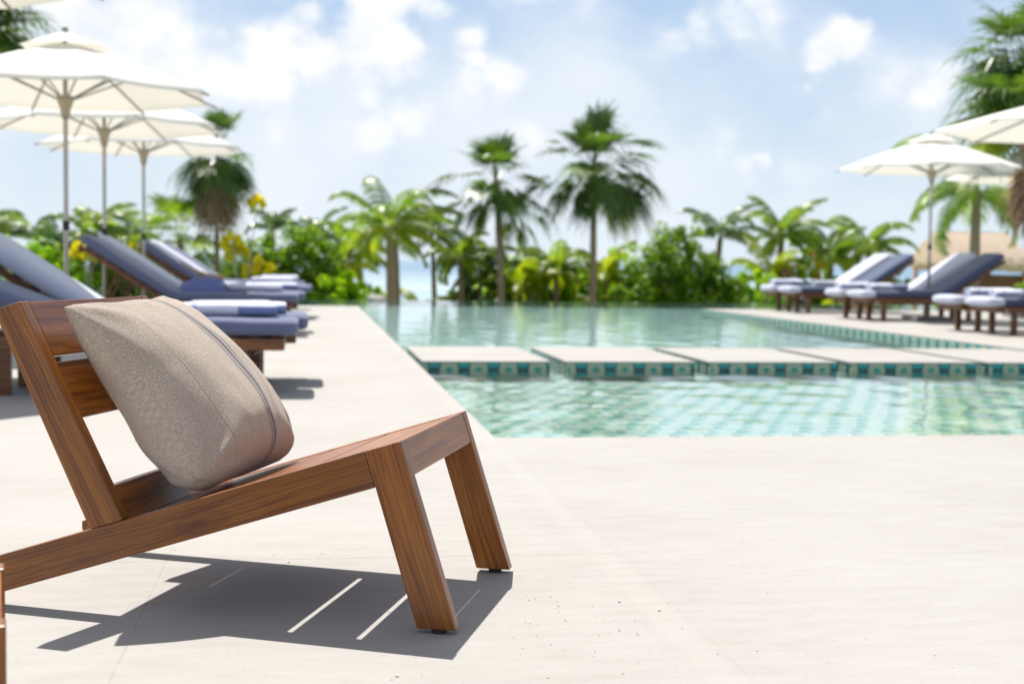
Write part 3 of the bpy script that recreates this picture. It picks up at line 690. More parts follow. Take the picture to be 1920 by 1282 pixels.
def roll(name, loc, L_, r_, m, label, axis=0.0, flat=0.52, group='rolled pool towels'):
    bm = bmesh.new(); n = 26; ns = 10; rings = []
    for i in range(ns+1):
        x = -L_/2 + L_*i/ns; e = 1.0 if 0 < i < ns else 0.9; ring = []
        for k in range(n):
            a = 2*math.pi*k/n; rr = r_*e*(1+0.05*math.sin(a*3+i*.3)+0.04*noise.noise(Vector((x*9, math.cos(a)*2, math.sin(a)*2+loc[1]))))
            ring.append(bm.verts.new((x, rr*math.cos(a)*1.25, max(-r_*flat*.9, rr*math.sin(a)*flat) + r_*flat*.9)))
        rings.append(ring)
    for a, b in zip(rings, rings[1:]):
        for k in range(n): bm.faces.new((a[k], a[(k+1) % n], b[(k+1) % n], b[k]))
    for ring, sx in ((rings[0], -1), (rings[-1], 1)):       # spiral-looking recessed ends
        prev = ring
        for q, dx in ((.72, .004), (.66, -.008), (.42, .002), (.36, -.010)):
            cz = r_*flat*.9; nr = [bm.verts.new((v.co.x+sx*dx, v.co.y*q, cz+(v.co.z-cz)*q)) for v in ring]
            for k in range(n): bm.faces.new((prev[k], prev[(k+1) % n], nr[(k+1) % n], nr[k]))
            prev = nr
        bm.faces.new(prev)
    bmesh.ops.recalc_face_normals(bm, faces=bm.faces)
    o = obj_bm(name, bm, m, None, True); o.location = loc; o.rotation_euler = (0, 0, axis)
    tag(o, label, 'towel', group); return o
ZT = 0.457
roll('rolled_towel', (-0.47, 8.44, ZT), 0.56, 0.085, BTOWEL, 'white and blue rolled towel on the nearest left lounger, above the cushion stripe', 0.06)
roll('rolled_towel', (-0.42, 8.66, ZT), 0.56, 0.08, BTOWEL, 'second white and blue rolled towel lying just behind the nearest one', 0.02)
roll('rolled_towel', (-0.50, 9.25, ZT), 0.5, 0.07, TOWEL, 'white rolled towel on the pale lounger at left, behind the striped rolls', 0.0)
roll('rolled_towel', (-0.55, 14.75, ZT), 0.55, 0.085, TOWEL, 'white rolled towel on the second left pair, right of the crumpled blue towel', 0.05)
roll('rolled_towel', (-0.40, 15.5, ZT), 0.55, 0.085, BTOWEL, 'striped rolled towel on the pale lounger of the second left pair', 0.0)
roll('rolled_towel', (-0.48, 18.95, ZT), 0.55, 0.10, TOWEL, 'white rolled towel on the third left blue lounger', 0.0)
roll('rolled_towel', (-0.40, 19.6, ZT), 0.5, 0.12, TOWEL, 'tall white rolled towel on the third left pale lounger, near the far foot end', 0.0)
roll('rolled_towel', (8.30, 23.5, ZT), 0.55, 0.10, BTOWEL, 'blue edged rolled towel on the farthest white lounger on the right', 0.0)
roll('rolled_towel', (8.72, 22.7, ZT), 0.45, 0.095, TOWEL, 'white rolled towel on the lounger beside the right parasol pole', 0.0)
roll('rolled_towel', (8.25, 20.35, ZT), 0.50, 0.10, BTOWEL, 'blue and white rolled towel on the middle right white lounger', 0.0)
roll('rolled_towel', (8.45, 19.55, ZT), 0.60, 0.10, BTOWEL, 'blue and white rolled towel on the middle right navy lounger', 0.1)
roll('rolled_towel', (8.55, 16.6, ZT), 0.60, 0.09, BTOWEL, 'blue and white rolled towel on the white lounger at the right edge', 0.0)
roll('rolled_towel', (8.45, 15.75, ZT), 0.60, 0.09, BTOWEL, 'blue and white rolled towel on the nearest right lounger', 0.0)
def crumple(loc, sx, sy, h, m, label):
    bm = bmesh.new(); N = 26; g = []
    for i in range(N+1):
        row = []
        for j in range(N+1):
            p, q = -1+2*i/N, -1+2*j/N; e = max(0, 1-(p*p)**1.5)**.5*max(0, 1-(q*q)**1.5)**.5
            z = h*e*(0.75+0.6*noise.noise(Vector((p*2.2, q*2.6, 3.3)))+0.3*abs(noise.noise(Vector((p*5, q*5, 1)))))
            row.append(bm.verts.new((p*sx*(1+.15*noise.noise(Vector((q*3, 0, 0)))), q*sy, z)))
        g.append(row)
    for i in range(N):
        for j in range(N): bm.faces.new((g[i][j], g[i+1][j], g[i+1][j+1], g[i][j+1]))
    o = obj_bm('crumpled_towel', bm, m, None, True); o.location = loc; tag(o, label, 'towel'); return o
crumple((-1.08, 14.8, ZT-.004), 0.24, 0.22, 0.15, BLUET, 'crumpled blue towel dropped on the second blue lounger on the left')
bm = bmesh.new(); tube(bm, [(-0.34, 0, 0.22), (-0.15, 0.01, 0.11), (0.05, 0.0, 0.05), (0.25, 0.0, 0.045)], [0.035, 0.04, 0.04, 0.03], 10)
o = obj_bm('straw_mat', bm, STRAW, None, True); o.location = (-1.35, 18.75, 0.50); tag(o, 'tan rolled straw mat resting on the third left lounger where its back starts', 'straw mat')

# ------------------------------------------------------------------ parasols
def make_umbrella():
    u = empty('parasol')
    zr, zt, RR = 2.19, 2.68, 1.31
    bm = bmesh.new(); tube(bm, [(0, 0, 0.04), (0, 0, zt+0.02)], 0.021, 12); obj_bm('pole', bm, POLE, u, True)
    bm = bmesh.new(); bm_box(bm, (-.28, -.28, 0), (.28, .28, .05)); bevel(bm, .01); tube(bm, [(0, 0, .05), (0, 0, .30)], .034, 12); obj_bm('base', bm, mat('base_stone', lambda t: pbsdf(t, (0.25, 0.24, 0.22), 0.7)), u)
    ang = [R(22.5+45*k) for k in range(8)]
    bm = bmesh.new(); NS, NE = 10, 6
    def cp(k, s, e):                              # k panel, s 0..1 out, e 0..1 across
        a0, a1 = ang[k], ang[(k+1) % 8]
        r_ = RR*s
        p0 = Vector((math.cos(a0)*r_, math.sin(a0)*r_, 0)); p1 = Vector((math.cos(a1)*r_, math.sin(a1)*r_, 0)); p = p0.lerp(p1, e)
        z = zt-0.04 - (zt-0.04-zr)*(0.80*s+0.20*s*s); z -= 0.010*math.sin(math.pi*e)*s*s
        bow = 1-0.045*math.sin(math.pi*e)*s; return Vector((p.x*bow, p.y*bow, z))
    for k in range(8):
        g = [[bm.verts.new(cp(k, max(.12, s/NS) if s else .12, e/NE)) for e in range(NE+1)] for s in range(1, NS+1)]
        for a, b in zip(g, g[1:]):
            for e in range(NE): bm.faces.new((a[e], b[e], b[e+1], a[e+1]))
        # hem turned down
        last = g[-1]; low = [bm.verts.new(v.co+Vector((0, 0, -0.014))) for v in last]
        for e in range(NE): bm.faces.new((last[e], low[e], low[e+1], last[e+1]))
    bmesh.ops.remove_doubles(bm, verts=bm.verts, dist=0.0008)
    can = obj_bm('canopy', bm, CANOPY, u, True)
    bm = bmesh.new()                              # vent cap
    g = []
    for s in range(0, 5):
        ring = []
        for k in range(16):
            a = R(22.5*k); r_ = 0.02+0.36*s/4; f = 1 if k % 2 else .95
            ring.append(bm.verts.new((math.cos(a)*r_*f, math.sin(a)*r_*f, zt+0.035-0.135*(s/4)-(0.0 if k % 2 else -.012)*s/4)))
        g.append(ring)
    for a, b in zip(g, g[1:]):
        for k in range(16): bm.faces.new((a[k], b[k], b[(k+1) % 16], a[(k+1) % 16]))
    obj_bm('vent_cap', bm, CANOPY, u, True)
    bm = bmesh.new(); tube(bm, [(0, 0, zt+.02), (0, 0, zt+.07), (0, 0, zt+.085)], [.028, .026, .008], 10); obj_bm('finial', bm, RIB, u, True)
    bm = bmesh.new(); tube(bm, [(0, 0, 1.98), (0, 0, 2.06), (0, 0, 2.14), (0, 0, 2.17)], [.034, .045, .075, .07], 14); obj_bm('hub', bm, HUB, u, True)
    for k in range(8):
        bm = bmesh.new(); ps = []
        for s in (0.04, .3, .6, .9, 1.03):
            c = cp(k, s, 0); ps.append((c.x, c.y, c.z-0.02))
        tube(bm, ps, 0.010, 6); rb = obj_bm('rib', bm, RIB, u)
        bm = bmesh.new(); c = cp(k, .52, 0); tube(bm, [(math.cos(ang[k])*.06, math.sin(ang[k])*.06, 2.14), (c.x, c.y, c.z-.03)], 0.009, 6); obj_bm('strut', bm, RIB, rb)
    bm = bmesh.new(); tube(bm, [(0, 0, 1.02), (0, 0, 1.10)], .030, 10); obj_bm('collar', bm, RUBBER, u, True)
    return u
umb = make_umbrella()
for i, (x, y, h, lb) in enumerate([(-2.08, 12.5, 1.0, 'cream parasol with its peak in view at the left, nearest visible pole'),
                    (-2.18, 15.5, 1.0, 'cream parasol second in the left row, its pole just right of the first pole'),
                    (-2.10, 18.4, 1.0, 'cream parasol farthest in the left row, in front of the brown skirted palm'),
                    (-2.66, 9.5, 1.0, 'cream parasol canopy cut off by the top left corner of the picture'),
                    (9.33, 20.05, 1.05, 'cream parasol standing between the right loungers, whole canopy in view'),
                    (9.50, 15.6, 1.55, 'cream parasol at the right edge, its canopy overlapping the one with the visible pole'),
                    (11.9, 21.8, 1.05, 'cream parasol mostly hidden at the right edge behind the overlapping canopies')]):
    o = umb if i == 0 else copy_tree(umb)
    o.location = (x, y, 0); o.scale = (h, h, (1, 1, 1, 1.19, 1.04, 1.13, 1.04)[i]); tag(o, lb, 'parasol', 'cream parasols on the pool deck')

# ------------------------------------------------------------------ vegetation
GZ = -1.15
def add_strip(V, F, pts, wid, side):
    i0 = len(V)
    for p, w_ in zip(pts, wid): V += [p-side*w_, p+side*w_]
    for k in range(len(pts)-1): F.append((i0+2*k, i0+2*k+1, i0+2*k+3, i0+2*k+2))
def frond(V, F, base, az, el, L, droop, rng, leaf=0.42, n=26, wind=Vector((-0.06, 0, 0)), rach=None):
    """pinnate coconut frond"""
    ca, sa = math.cos(az), math.sin(az); p = Vector(base); e = el; pts = [p.copy()]; dirs = []
    st = L/n
    for k in range(n):
        dv = Vector((ca*math.cos(e), sa*math.cos(e), math.sin(e))) + wind*(k/n)*1.5; dv.normalize()
        dirs.append(dv); p = p+dv*st; pts.append(p.copy()); e -= droop*(0.4+1.2*k/n)/n
    for k in range(n):
        dv = dirs[k]; s_ = dv.cross(Vector((0, 0, 1))); s_ = s_.normalized() if s_.length > .01 else Vector((1, 0, 0))
        (rach if rach is not None else (V, F)); add_strip(V, F, [pts[k], pts[k+1]], [0.02*(1-k/n)+.006, 0.02*(1-(k+1)/n)+.006], s_)
        if k < 3: continue
        f = k/n; ll = leaf*math.sin(math.pi*min(1, .18+f*.82))**.6*rng.uniform(.85, 1.1)
        for sg in (-1, 1):
            for sub in (0.0, 0.5):
                b = pts[k].lerp(pts[k+1], sub)
                ld = (s_*sg*0.85 + dv*0.55 + Vector((0, 0, -0.25-rng.random()*.35))).normalized()
                t1 = b+ld*ll*.55; t2 = t1+(ld+Vector((0, 0, -0.7))).normalized()*ll*.5
                add_strip(V, F, [b, t1, t2], [.012, .02, .002], dv)
def fan_leaf(V, F, base, az, el, pl, rad, rng, droop=0.35, n=28, spread=R(150)):
    """petiole + costapalmate blade"""
    ca, sa = math.cos(az), math.sin(az)
    d0 = Vector((ca*math.cos(el), sa*math.cos(el), math.sin(el))); s_ = Vector((-sa, ca, 0)); up = s_.cross(d0)
    if up.z < 0: up = -up
    p0 = Vector(base); p1 = p0+d0*pl*.6; d1 = (d0+Vector((0, 0, -.25))).normalized(); p2 = p1+d1*pl*.4
    add_strip(V, F, [p0, p1, p2], [.022, .016, .012], s_)
    bd = (d1+Vector((0, 0, -.25))).normalized(); bn = s_.cross(bd)
    for k in range(n):
        a = -spread + 2*spread*k/(n-1)
        r_ = rad*(0.72+0.28*math.cos(a*.55))*rng.uniform(.78, 1.12)
        dr = (bd*math.cos(a)+s_*math.sin(a)).normalized()
        dr = (dr + bn*0.18*abs(math.sin(a))*(1 if bn.z > 0 else -1)).normalized()
        sw = dr.cross(bn).normalized()
        m1 = p2+dr*r_*.55; m2 = p2+dr*r_*.8+Vector((0, 0, -droop*r_*.10)); e_ = p2+dr*r_*1.08+Vector((rng.gauss(0, .03), rng.gauss(0, .03), -droop*r_*rng.uniform(.3, .75)))
        wd = math.sin(spread/(n-1))*r_*.50
        add_strip(V, F, [p2, m1, m2, e_], [.004, wd*1.02, wd*.55, .004], sw)
def trunk(parent, pts, r0, r1, m=None):
    bm = bmesh.new(); n = len(pts)
    P, Rr = [], []
    for i in range(n-1):
        for k in range(5):
            f = k/5; P.append(Vector(pts[i]).lerp(Vector(pts[i+1]), f)); g = (i+f)/(n-1); Rr.append(r0+(r1-r0)*g+(0.006 if k % 2 else 0)+(.04*max(0, 1-g*8)))
    P.append(Vector(pts[-1])); Rr.append(r1)
    tube(bm, P, Rr, 10); return obj_bm('trunk', bm, m or TRUNK, parent, True)
def palm_root(x, y, label, group, cat='palm tree', name='palm_tree', z=GZ):
    e = empty(name, (x, y, z)); tag(e, label, cat, group); return e
def coco(x, y, h, L, nf, label, seed, lean=(0, 0), m=None, leaf=.42, r0=.11, droop=1.9, wind=-0.10, name='coconut_palm', elmin=-12, mats2=None):
    rng = random.Random(seed); e = palm_root(x, y, label, 'palms beyond the pool', name=name)
    top = Vector((lean[0], lean[1], h)); trunk(e, [(0, 0, -.1), (lean[0]*.25, lean[1]*.25, h*.4), (lean[0]*.7, lean[1]*.7, h*.8), tuple(top)], r0, r0*.7)
    V, F = [], []; V2, F2 = [], []
    for k in range(nf):
        az = k*2.399+rng.uniform(-.25, .25); f = k/nf; el = R(78 - (78-elmin)*f + rng.uniform(-7, 7))
        tgt = (V2, F2) if (mats2 is not None and f > .62) else (V, F)
        frond(tgt[0], tgt[1], top, az, el, L*rng.uniform(.82, 1.12)*(0.72+.3*math.sin(math.pi*min(1, f+.3))), droop*rng.uniform(.55, 1.2), rng, leaf, wind=Vector((wind, 0, 0)))
    obj_vf('crown', V, F, m or L_COCO, e)
    if V2: obj_vf('older_fronds', V2, F2, mats2, e)
    return e
def fan(x, y, h, pl, rad, nl, label, seed, lean=(0, 0), m=None, r0=.085, skirt=0, lows=-50, skl=1.0, z=GZ, yellow=0, top_el=66, name='fan_palm', spec=None, drop=.35, per=3):
    rng = random.Random(seed); e = palm_root(x, y, label, 'palms beyond the pool', name=name, z=z)
    top = Vector((lean[0], lean[1], h)); trunk(e, [(0, 0, -.1), (lean[0]*.3, lean[1]*.3, h*.45), (lean[0]*.8, lean[1]*.8, h*.85), tuple(top)], r0, r0*.8)
    V, F, Y, G = [], [], [], []
    if spec:
        for (a_, e_, ps, rs, yl) in spec:
            tv, tf = (Y, G) if yl else (V, F)
            for dz_ in range(per): fan_leaf(tv, tf, top+Vector((0, 0, -drop*(.35+.9*rng.random()) if e_ < 0 else -.1*rng.random())), R(a_+rng.uniform(-18, 18)), R(e_+rng.uniform(-10, 10)), pl*ps*rng.uniform(.75, 1.15), rad*rs*rng.uniform(.8, 1.1), rng, droop=.3+(.6 if e_ < 0 else 0), spread=R(95) if e_ > 55 else R(145), n=20 if e_ > 55 else 28)
    for k in range(nl):
        az = k*2.399+rng.uniform(-.3, .3); f = k/nl; el = R(top_el-(top_el-lows)*f**.85+rng.uniform(-8, 8))
        tv, tf = (Y, G) if k >= nl-yellow else (V, F)
        fan_leaf(tv, tf, top+Vector((0, 0, -.25*f)), az, el, pl*rng.uniform(.8, 1.15), rad*rng.uniform(.85, 1.1), rng, droop=.35+.5*f)
    obj_vf('crown', V, F, m or L_FAN, e)
    if Y: obj_vf('yellowing_leaves', Y, G, L_YEL, e)
    if skirt:
        V, F = [], []
        for k in range(skirt):
            az = rng.random()*6.28; fan_leaf(V, F, top+Vector((0, 0, (-.25-.75*rng.random())*skl)), az, R(rng.uniform(-80, -42)), pl*.7, rad*.8, rng, droop=1.3, n=18)
        obj_vf('dead_skirt', V, F, L_DRY, e)
    return e
def leaf_cloud(V, F, c, rx, ry, rz, n, size, rng, asp=.55):
    nc = max(8, n//55); cl = []
    for _ in range(nc):
        a, b = rng.random()*6.283, math.acos(rng.uniform(-.25, 1)); q = rng.uniform(.55, 1.0)
        cl.append((c[0]+rx*q*math.cos(a)*math.sin(b), c[1]+ry*q*math.sin(a)*math.sin(b), c[2]+rz*q*math.cos(b), rng.uniform(.16, .30)*min(rx, rz)))
    for i in range(n):
        k = cl[i % nc]; v = Vector((rng.gauss(0, 1), rng.gauss(0, 1), rng.gauss(0, 1))); v.normalize(); rr = k[3]*rng.random()**.4*1.15
        p = Vector((k[0], k[1], k[2]))+v*rr
        nrm = (v+Vector((rng.gauss(0, .6), rng.gauss(0, .6), rng.gauss(.5, .6)))).normalized()
        a1 = nrm.cross(Vector((rng.random()-.5, rng.random()-.5, rng.random()-.5))).normalized(); a2 = nrm.cross(a1); s_ = size*rng.uniform(.7, 1.25)
        i0 = len(V); V += [p-a1*s_*.5, p+a2*s_*asp*.5, p+a1*s_*.5, p-a2*s_*asp*.5]; F.append((i0, i0+1, i0+2, i0+3))
def bush(x, y, rx, ry, zt, n, size, m, label, seed, cat='bush', name='leafy_bush', group='bushes beyond the pool', lumps=5):
    rng = random.Random(seed); e = empty(name, (x, y, GZ)); tag(e, label, cat, group); h = (zt-GZ)*1.1
    V, F = [], []
    for k in range(lumps):
        f = (k+.5)/lumps*2-1; hh = h*rng.uniform(.72, 1.0) if abs(f) < .6 else h*rng.uniform(.5, .75)
        if k == lumps//2: hh = h
        leaf_cloud(V, F, (f*rx*.72, rng.uniform(-.3, .3)*ry, hh*.42), rx*.46, ry*.7, hh*.58, n//lumps, size, rng)
    obj_vf('foliage', V, F, m, e)
    bm = bmesh.new()
    for k in range(lumps*2):
        f = rng.uniform(-.8, .8)*rx; tube(bm, [(f*.5, 0, -.05), (f*.8, rng.uniform(-.3, .3), h*.35), (f, rng.uniform(-.4, .4), h*.65)], [.04, .028, .012], 6)
    obj_bm('stems', bm, TRUNK, e); return e
# fan palms in the middle
fan(6.80, 33, 4.35, 0.85, 0.78, 13, 'tallest fan palm standing behind the pool centre, dark green crown on a slim trunk', 11, (-.04, 0), lows=-48, per=4, spec=[(20, 84, 1.05, .95, 0), (-150, 78, .6, .95, 0), (180, 62, .9, .8, 0), (-5, 60, .8, .75, 0), (70, 70, .5, .7, 0), (4, 26, 1.45, .75, 0), (-12, 14, 1.1, .65, 0), (178, 30, 1.25, .45, 0), (0, -4, 1.25, .9, 0), (-25, -22, 1.35, .95, 0), (18, -34, 1.3, .9, 0), (-10, -52, 1.0, .85, 0), (8, -60, 1.3, .7, 1), (178, -2, 1.75, .6, 0), (192, -24, 1.4, .6, 0), (165, -46, 1.2, .62, 0), (205, -60, .8, .6, 0), (-80, -40, .6, .6, 0)])
fan(4.60, 33, 3.90, 0.78, 0.70, 11, 'second tallest fan palm left of the tallest, brighter crown with yellow low leaves', 23, (-.2, 0), lows=-40, spec=[(40, 84, 1.1, .95, 0), (-140, 76, .6, .9, 0), (180, 58, .9, .7, 0), (0, 56, .9, .7, 0), (182, 2, 1.6, .75, 0), (170, -24, 1.45, .6, 0), (195, -40, 1.1, .6, 0), (0, 18, 1.0, .65, 0), (-8, -20, 1.5, .7, 0), (12, -48, 1.4, .8, 1), (-20, -64, 1.3, .75, 1), (10, -74, 1.6, .6, 1), (190, -66, 1.0, .6, 1), (-80, -20, .6, .7, 0)])
# coconut palms
coco(2.00, 33, 2.75, 2.1, 17, 'coconut palm with arching fronds and thick orange brown trunk, left of the sea gap', 5, (-.08, 0), L_COCO, .42, .19, 2.3, .5, mats2=L_YEL, elmin=-25)
coco(3.72, 34, 2.05, 1.35, 13, 'small yellowing coconut palm right of the sea gap', 8, (-.04, 0), L_COCO, .30, .09, 2.2, -.05, mats2=L_YEL, elmin=-30)
coco(3.2, 35.5, 2.6, 1.45, 9, 'coconut palm with thin dark fronds between the sea gap and second fan palm', 18, (-.1, 0), L_GREY, .30, .07, 2.4, -.1)
coco(6.15, 34.5, 1.75, 1.45, 14, 'young stemless palm between the two fan palms', 9, (0, 0), L_COCO, .34, .08, 2.2, .1, mats2=L_YEL, elmin=-25)
coco(5.2, 34.2, 1.35, 1.45, 12, 'low young palm with yellow fronds at the foot of the second fan palm', 31, (0, 0), L_YEL, .34, .07, 2.0, .1, elmin=-15)
coco(4.3, 35, 1.8, 1.5, 10, 'grey green young palm directly behind the second fan palm trunk', 32, (0, 0), L_GREY, .34, .07, 2.2, .1, elmin=-15)
coco(7.55, 35.2, 1.65, 1.3, 11, 'low yellow green palm right of the tallest fan palm trunk', 33, (0, 0), L_YEL, .34, .07, 2.0, .1, elmin=-15)
coco(11.0, 37.0, 2.7, 1.7, 11, 'coconut palm rising behind the big round bush, fronds blown to the right', 6, (.15, 0), L_GREY, .36, .10, 2.4, .35, elmin=15)
coco(12.45, 36, 2.75, 1.75, 15, 'dark coconut palm left of the right loungers, tallest of its cluster', 7, (.1, 0), L_COCO, .36, .11, 2.3, .28)
coco(12.1, 35.2, 1.55, 1.6, 12, 'yellow green palm in front of the dark one left of the right loungers', 41, (-.1, 0), L_YEL, .34, .09, 2.0, .12, elmin=5)
coco(13.9, 36, 2.15, 1.5, 14, 'bright green coconut palm above the farthest white lounger', 10, (.05, 0), L_COCO, .34, .10, 2.3, .15, mats2=L_YEL)
coco(15.35, 37, 2.45, 1.75, 15, 'coconut palm arching over the right lounger backs', 14, (.1, 0), L_COCO, .36, .10, 2.4, .3)
coco(14.6, 38, 2.5, 1.4, 11, 'grey green coconut palm between the two arching ones at right', 42, (.0, 0), L_GREY, .34, .10, 2.4, .2)
coco(1.35, 37.5, 2.35, 1.5, 13, 'green coconut palm behind the thick trunked one', 15, (0, 0), L_COCO, .34, .10, 2.3, .1)
coco(0.75, 35, 1.9, 1.6, 12, 'palm with pale arching fronds at the right end of the left hedge', 16, (.1, 0), L_COCO, .34, .10, 2.2, .25, mats2=L_YEL)
coco(0.2, 40, 2.6, 1.3, 9, 'distant palm tip showing above the left hedge', 17, (0, 0), L_GREY, .34, .10, 2.3, .2, elmin=10)
coco(-1.0, 39, 2.75, 1.2, 7, 'distant palm with upright fronds poking out of the left hedge', 43, (0, 0), L_GREY, .3, .10, 2.0, .2, elmin=20)
for x, y, sz, m_, lb, sd_ in [(2.75, 34.6, 1.25, L_YEL, 'low yellow palm tuft just right of the thick trunked palm', 81), (3.45, 33.6, 1.0, L_YEL, 'low yellow green tuft at the foot of the small yellowing palm', 82),
                     (4.1, 33.6, 1.35, L_COCO, 'low dark palm tuft left of the second fan palm trunk', 83), (5.0, 33.5, 1.3, L_GREY, 'grey green low palm tuft right of the second fan palm trunk', 84), (5.75, 33.6, 1.2, L_COCO, 'low green palm tuft midway between the two fan palm trunks', 85),
                     (7.3, 34.0, 1.3, L_YEL, 'low yellow palm tuft hugging the tallest palm trunk on its right', 86), (1.1, 33.7, 1.5, L_YEL, 'yellow green palm tuft left of the thick trunked palm', 87), (12.9, 34.2, 1.2, L_YEL, 'yellow palm tuft behind the foot end of the farthest right lounger', 88),
                     (14.7, 35.0, 1.4, L_COCO, 'green palm tuft behind the farthest right lounger back', 89), (-4.3, 33.2, 1.4, L_YEL, 'yellow green palm tuft behind the second left parasol pole', 90), (-5.6, 33.4, 1.5, L_COCO, 'green palm tuft behind the nearest left parasol pole', 91)]:
    coco(x, y, .35, sz, 16, lb, sd_, (0, 0), m_, .32, .07, 1.9, .1, elmin=8)
# brown skirted palm and its neighbours on the left
fan(-2.05, 32, 4.30, 0.62, 0.62, 6, 'fan palm with brown dead skirt on a slim trunk, right of the left parasols', 19, (0, 0), lows=-40, skirt=40, skl=.75, r0=.06, drop=.12, spec=[(60, 84, 1.2, .7, 0), (-100, 80, 1.1, .7, 0), (150, 78, 1.2, .6, 0), (0, -20, 1.0, 1.0, 0), (180, -20, 1.0, 1.0, 0), (90, -30, .9, .9, 0), (-90, -30, .9, .9, 0), (-40, -38, 1.0, 1.0, 0), (215, -40, 1.0, 1.0, 0), (20, -50, 1.0, .9, 0), (160, -52, 1.0, .9, 0)])
fan(-2.9, 32.5, 2.35, 0.85, 0.66, 26, 'broad bushy fan palm behind the left lounger backs', 20, (0, 0), lows=-45, m=L_COCO, yellow=4)
fan(-3.9, 34, 2.25, 0.85, 0.6, 20, 'fan palm with light feathery crown behind the second left parasol pole', 44, (0, 0), lows=-45, m=L_COCO, yellow=6)
coco(-5.2, 34.5, 2.45, 1.5, 12, 'coconut palm between the first and second left parasol poles', 21, (.1, 0), L_COCO, .36, .10, 2.3, .2)
coco(-4.6, 36, 2.2, 1.3, 10, 'small dark palm behind the second left parasol pole', 45, (.1, 0), L_GREY, .36, .10, 2.3, .3)
coco(-6.3, 35, 2.2, 1.3, 11, 'coconut palm left of the first left parasol pole', 22, (.1, 0), L_GREY, .36, .10, 2.3, .25)
coco(-7.7, 35, 2.5, 1.5, 12, 'coconut palm cut by the left picture edge', 24, (0, 0), L_COCO, .36, .10, 2.3, .3)
fan(-5.0, 22, 4.15, 0.60, 0.80, 30, 'dark palm crown at the top left, between two parasol canopies', 25, (0, 0), lows=-12, m=L_FAN, z=0, yellow=0)
# tall palms on the right edge
fan(12.4, 22, 4.30, 0.75, 0.70, 36, 'tall fan palm leaning in at the top right corner', 26, (-.55, 0), lows=-60, m=L_FAN, z=0, yellow=5, r0=.09)
fan(12.0, 21, 3.30, 0.70, 0.62, 20, 'shorter fan palm below the tall one at the right edge, crown above the parasol', 46, (-.9, 0), lows=-20, m=L_FAN, z=0, yellow=1, r0=.08)
coco(14.35, 28.6, 3.65, 2.5, 15, 'coconut palm with long drooping fronds hanging under the right parasols', 27, (0, 0), L_COCO, .55, .13, 2.4, -.10, mats2=L_COCO, elmin=-30)
fan(8.06, 14.6, 2.02, 0.26, 0.36, 8, 'palm with a thick brown skirt of dead fronds, half cut by the right edge', 28, (0, 0), m=L_DRY, top_el=-30, lows=-70, skirt=50, skl=.28, r0=.05, z=0)
# bushes
bush(9.25, 34, 1.85, 1.2, 1.62, 15000, .13, L_BUSH, 'big round dark green bush right of the tallest palm', 51, lumps=5)
bush(-0.55, 34, 2.0, 1.0, 1.45, 15000, .14, L_BUSH, 'long dense green hedge bush behind the left loungers', 52, lumps=6)
bush(0.75, 33.2, 1.2, .7, 0.55, 5000, .13, L_LIME, 'low lime green bush at the right foot of the hedge', 53, lumps=4)
bush(11.2, 34.2, 1.1, .7, 0.62, 4500, .13, L_LIME, 'low lime bush between big round bush and right palms', 54, lumps=4)
bush(12.2, 35, .8, .6, 0.85, 3000, .13, L_DRY, 'brownish dry bush left of the right loungers', 55, lumps=3)
bush(12.9, 35.2, .75, .6, 1.02, 3500, .13, L_LIME, 'yellow green bush behind the farthest right loungers', 56, lumps=3)
bush(13.0, 35.0, .45, .4, 1.30, 1200, .14, L_ORA, 'orange leaved croton above the yellow green bush', 57, lumps=2)
bush(14.15, 34.4, .5, .4, 0.72, 1600, .14, L_ORA, 'orange leaved croton just over the farthest white lounger', 58, lumps=2)
bush(13.7, 34.8, 1.3, .7, 0.45, 5500, .13, L_BUSH, 'low green bush under the palms behind the right loungers', 59, lumps=5)
bush(16.6, 36.2, 1.2, .7, 0.15, 3000, .13, L_LIME, 'very low bush beside the thatched hut', 60, lumps=4)
bush(8.0, 36, 1.2, .8, 1.40, 4500, .12, L_LIME, 'feathery light green bush between the tallest palm and the round bush', 61, lumps=4)
bush(6.2, 36.5, 2.0, .8, 1.20, 6000, .12, L_LIME, 'light green bush row behind the two fan palm trunks', 62, lumps=6)
bush(1.5, 34.4, 0.9, .6, 0.25, 2600, .12, L_LIME, 'yellow green bush at the foot of the thick trunked palm', 63, lumps=3)
bush(-6.3, 34, 2.1, .9, 0.95, 9000, .13, L_LIME, 'yellow green hedge at the far left behind the pale lounger back', 64, lumps=6)
bush(-3.7, 34.2, 1.6, .9, 0.95, 8000, .13, L_BUSH, 'green bush behind the raised blue lounger back', 65, lumps=5)
bush(-2.6, 33.2, .9, .6, 0.30, 3500, .13, L_BUSH, 'low green bush under the skirted palm', 66, lumps=3)
bush(17.9, 33.5, 1.2, .8, 0.45, 3000, .13, L_BUSH, 'green bush in front of the thatched hut', 67, lumps=3)
bush(4.25, 35.6, 1.0, .7, 0.70, 6000, .13, L_BUSH, 'dark green bush behind the small yellowing palm trunk', 101, lumps=4)
bush(5.6, 35.8, 1.3, .7, 0.85, 8000, .13, L_BUSH, 'dark green bush filling the space between the two fan palms', 102, lumps=5)
bush(7.3, 36.8, 1.2, .7, 1.05, 6000, .13, L_BUSH, 'dark green bush directly behind the tallest palm trunk', 103, lumps=4)
bush(-5.2, 35.6, 1.9, .8, 1.15, 9000, .13, L_BUSH, 'tall dark green hedge behind the first two left parasol poles', 104, lumps=6)
bush(15.6, 36.0, 1.3, .7, 0.75, 6000, .13, L_BUSH, 'dark green bush under the arching palm by the right lounger backs', 105, lumps=4)
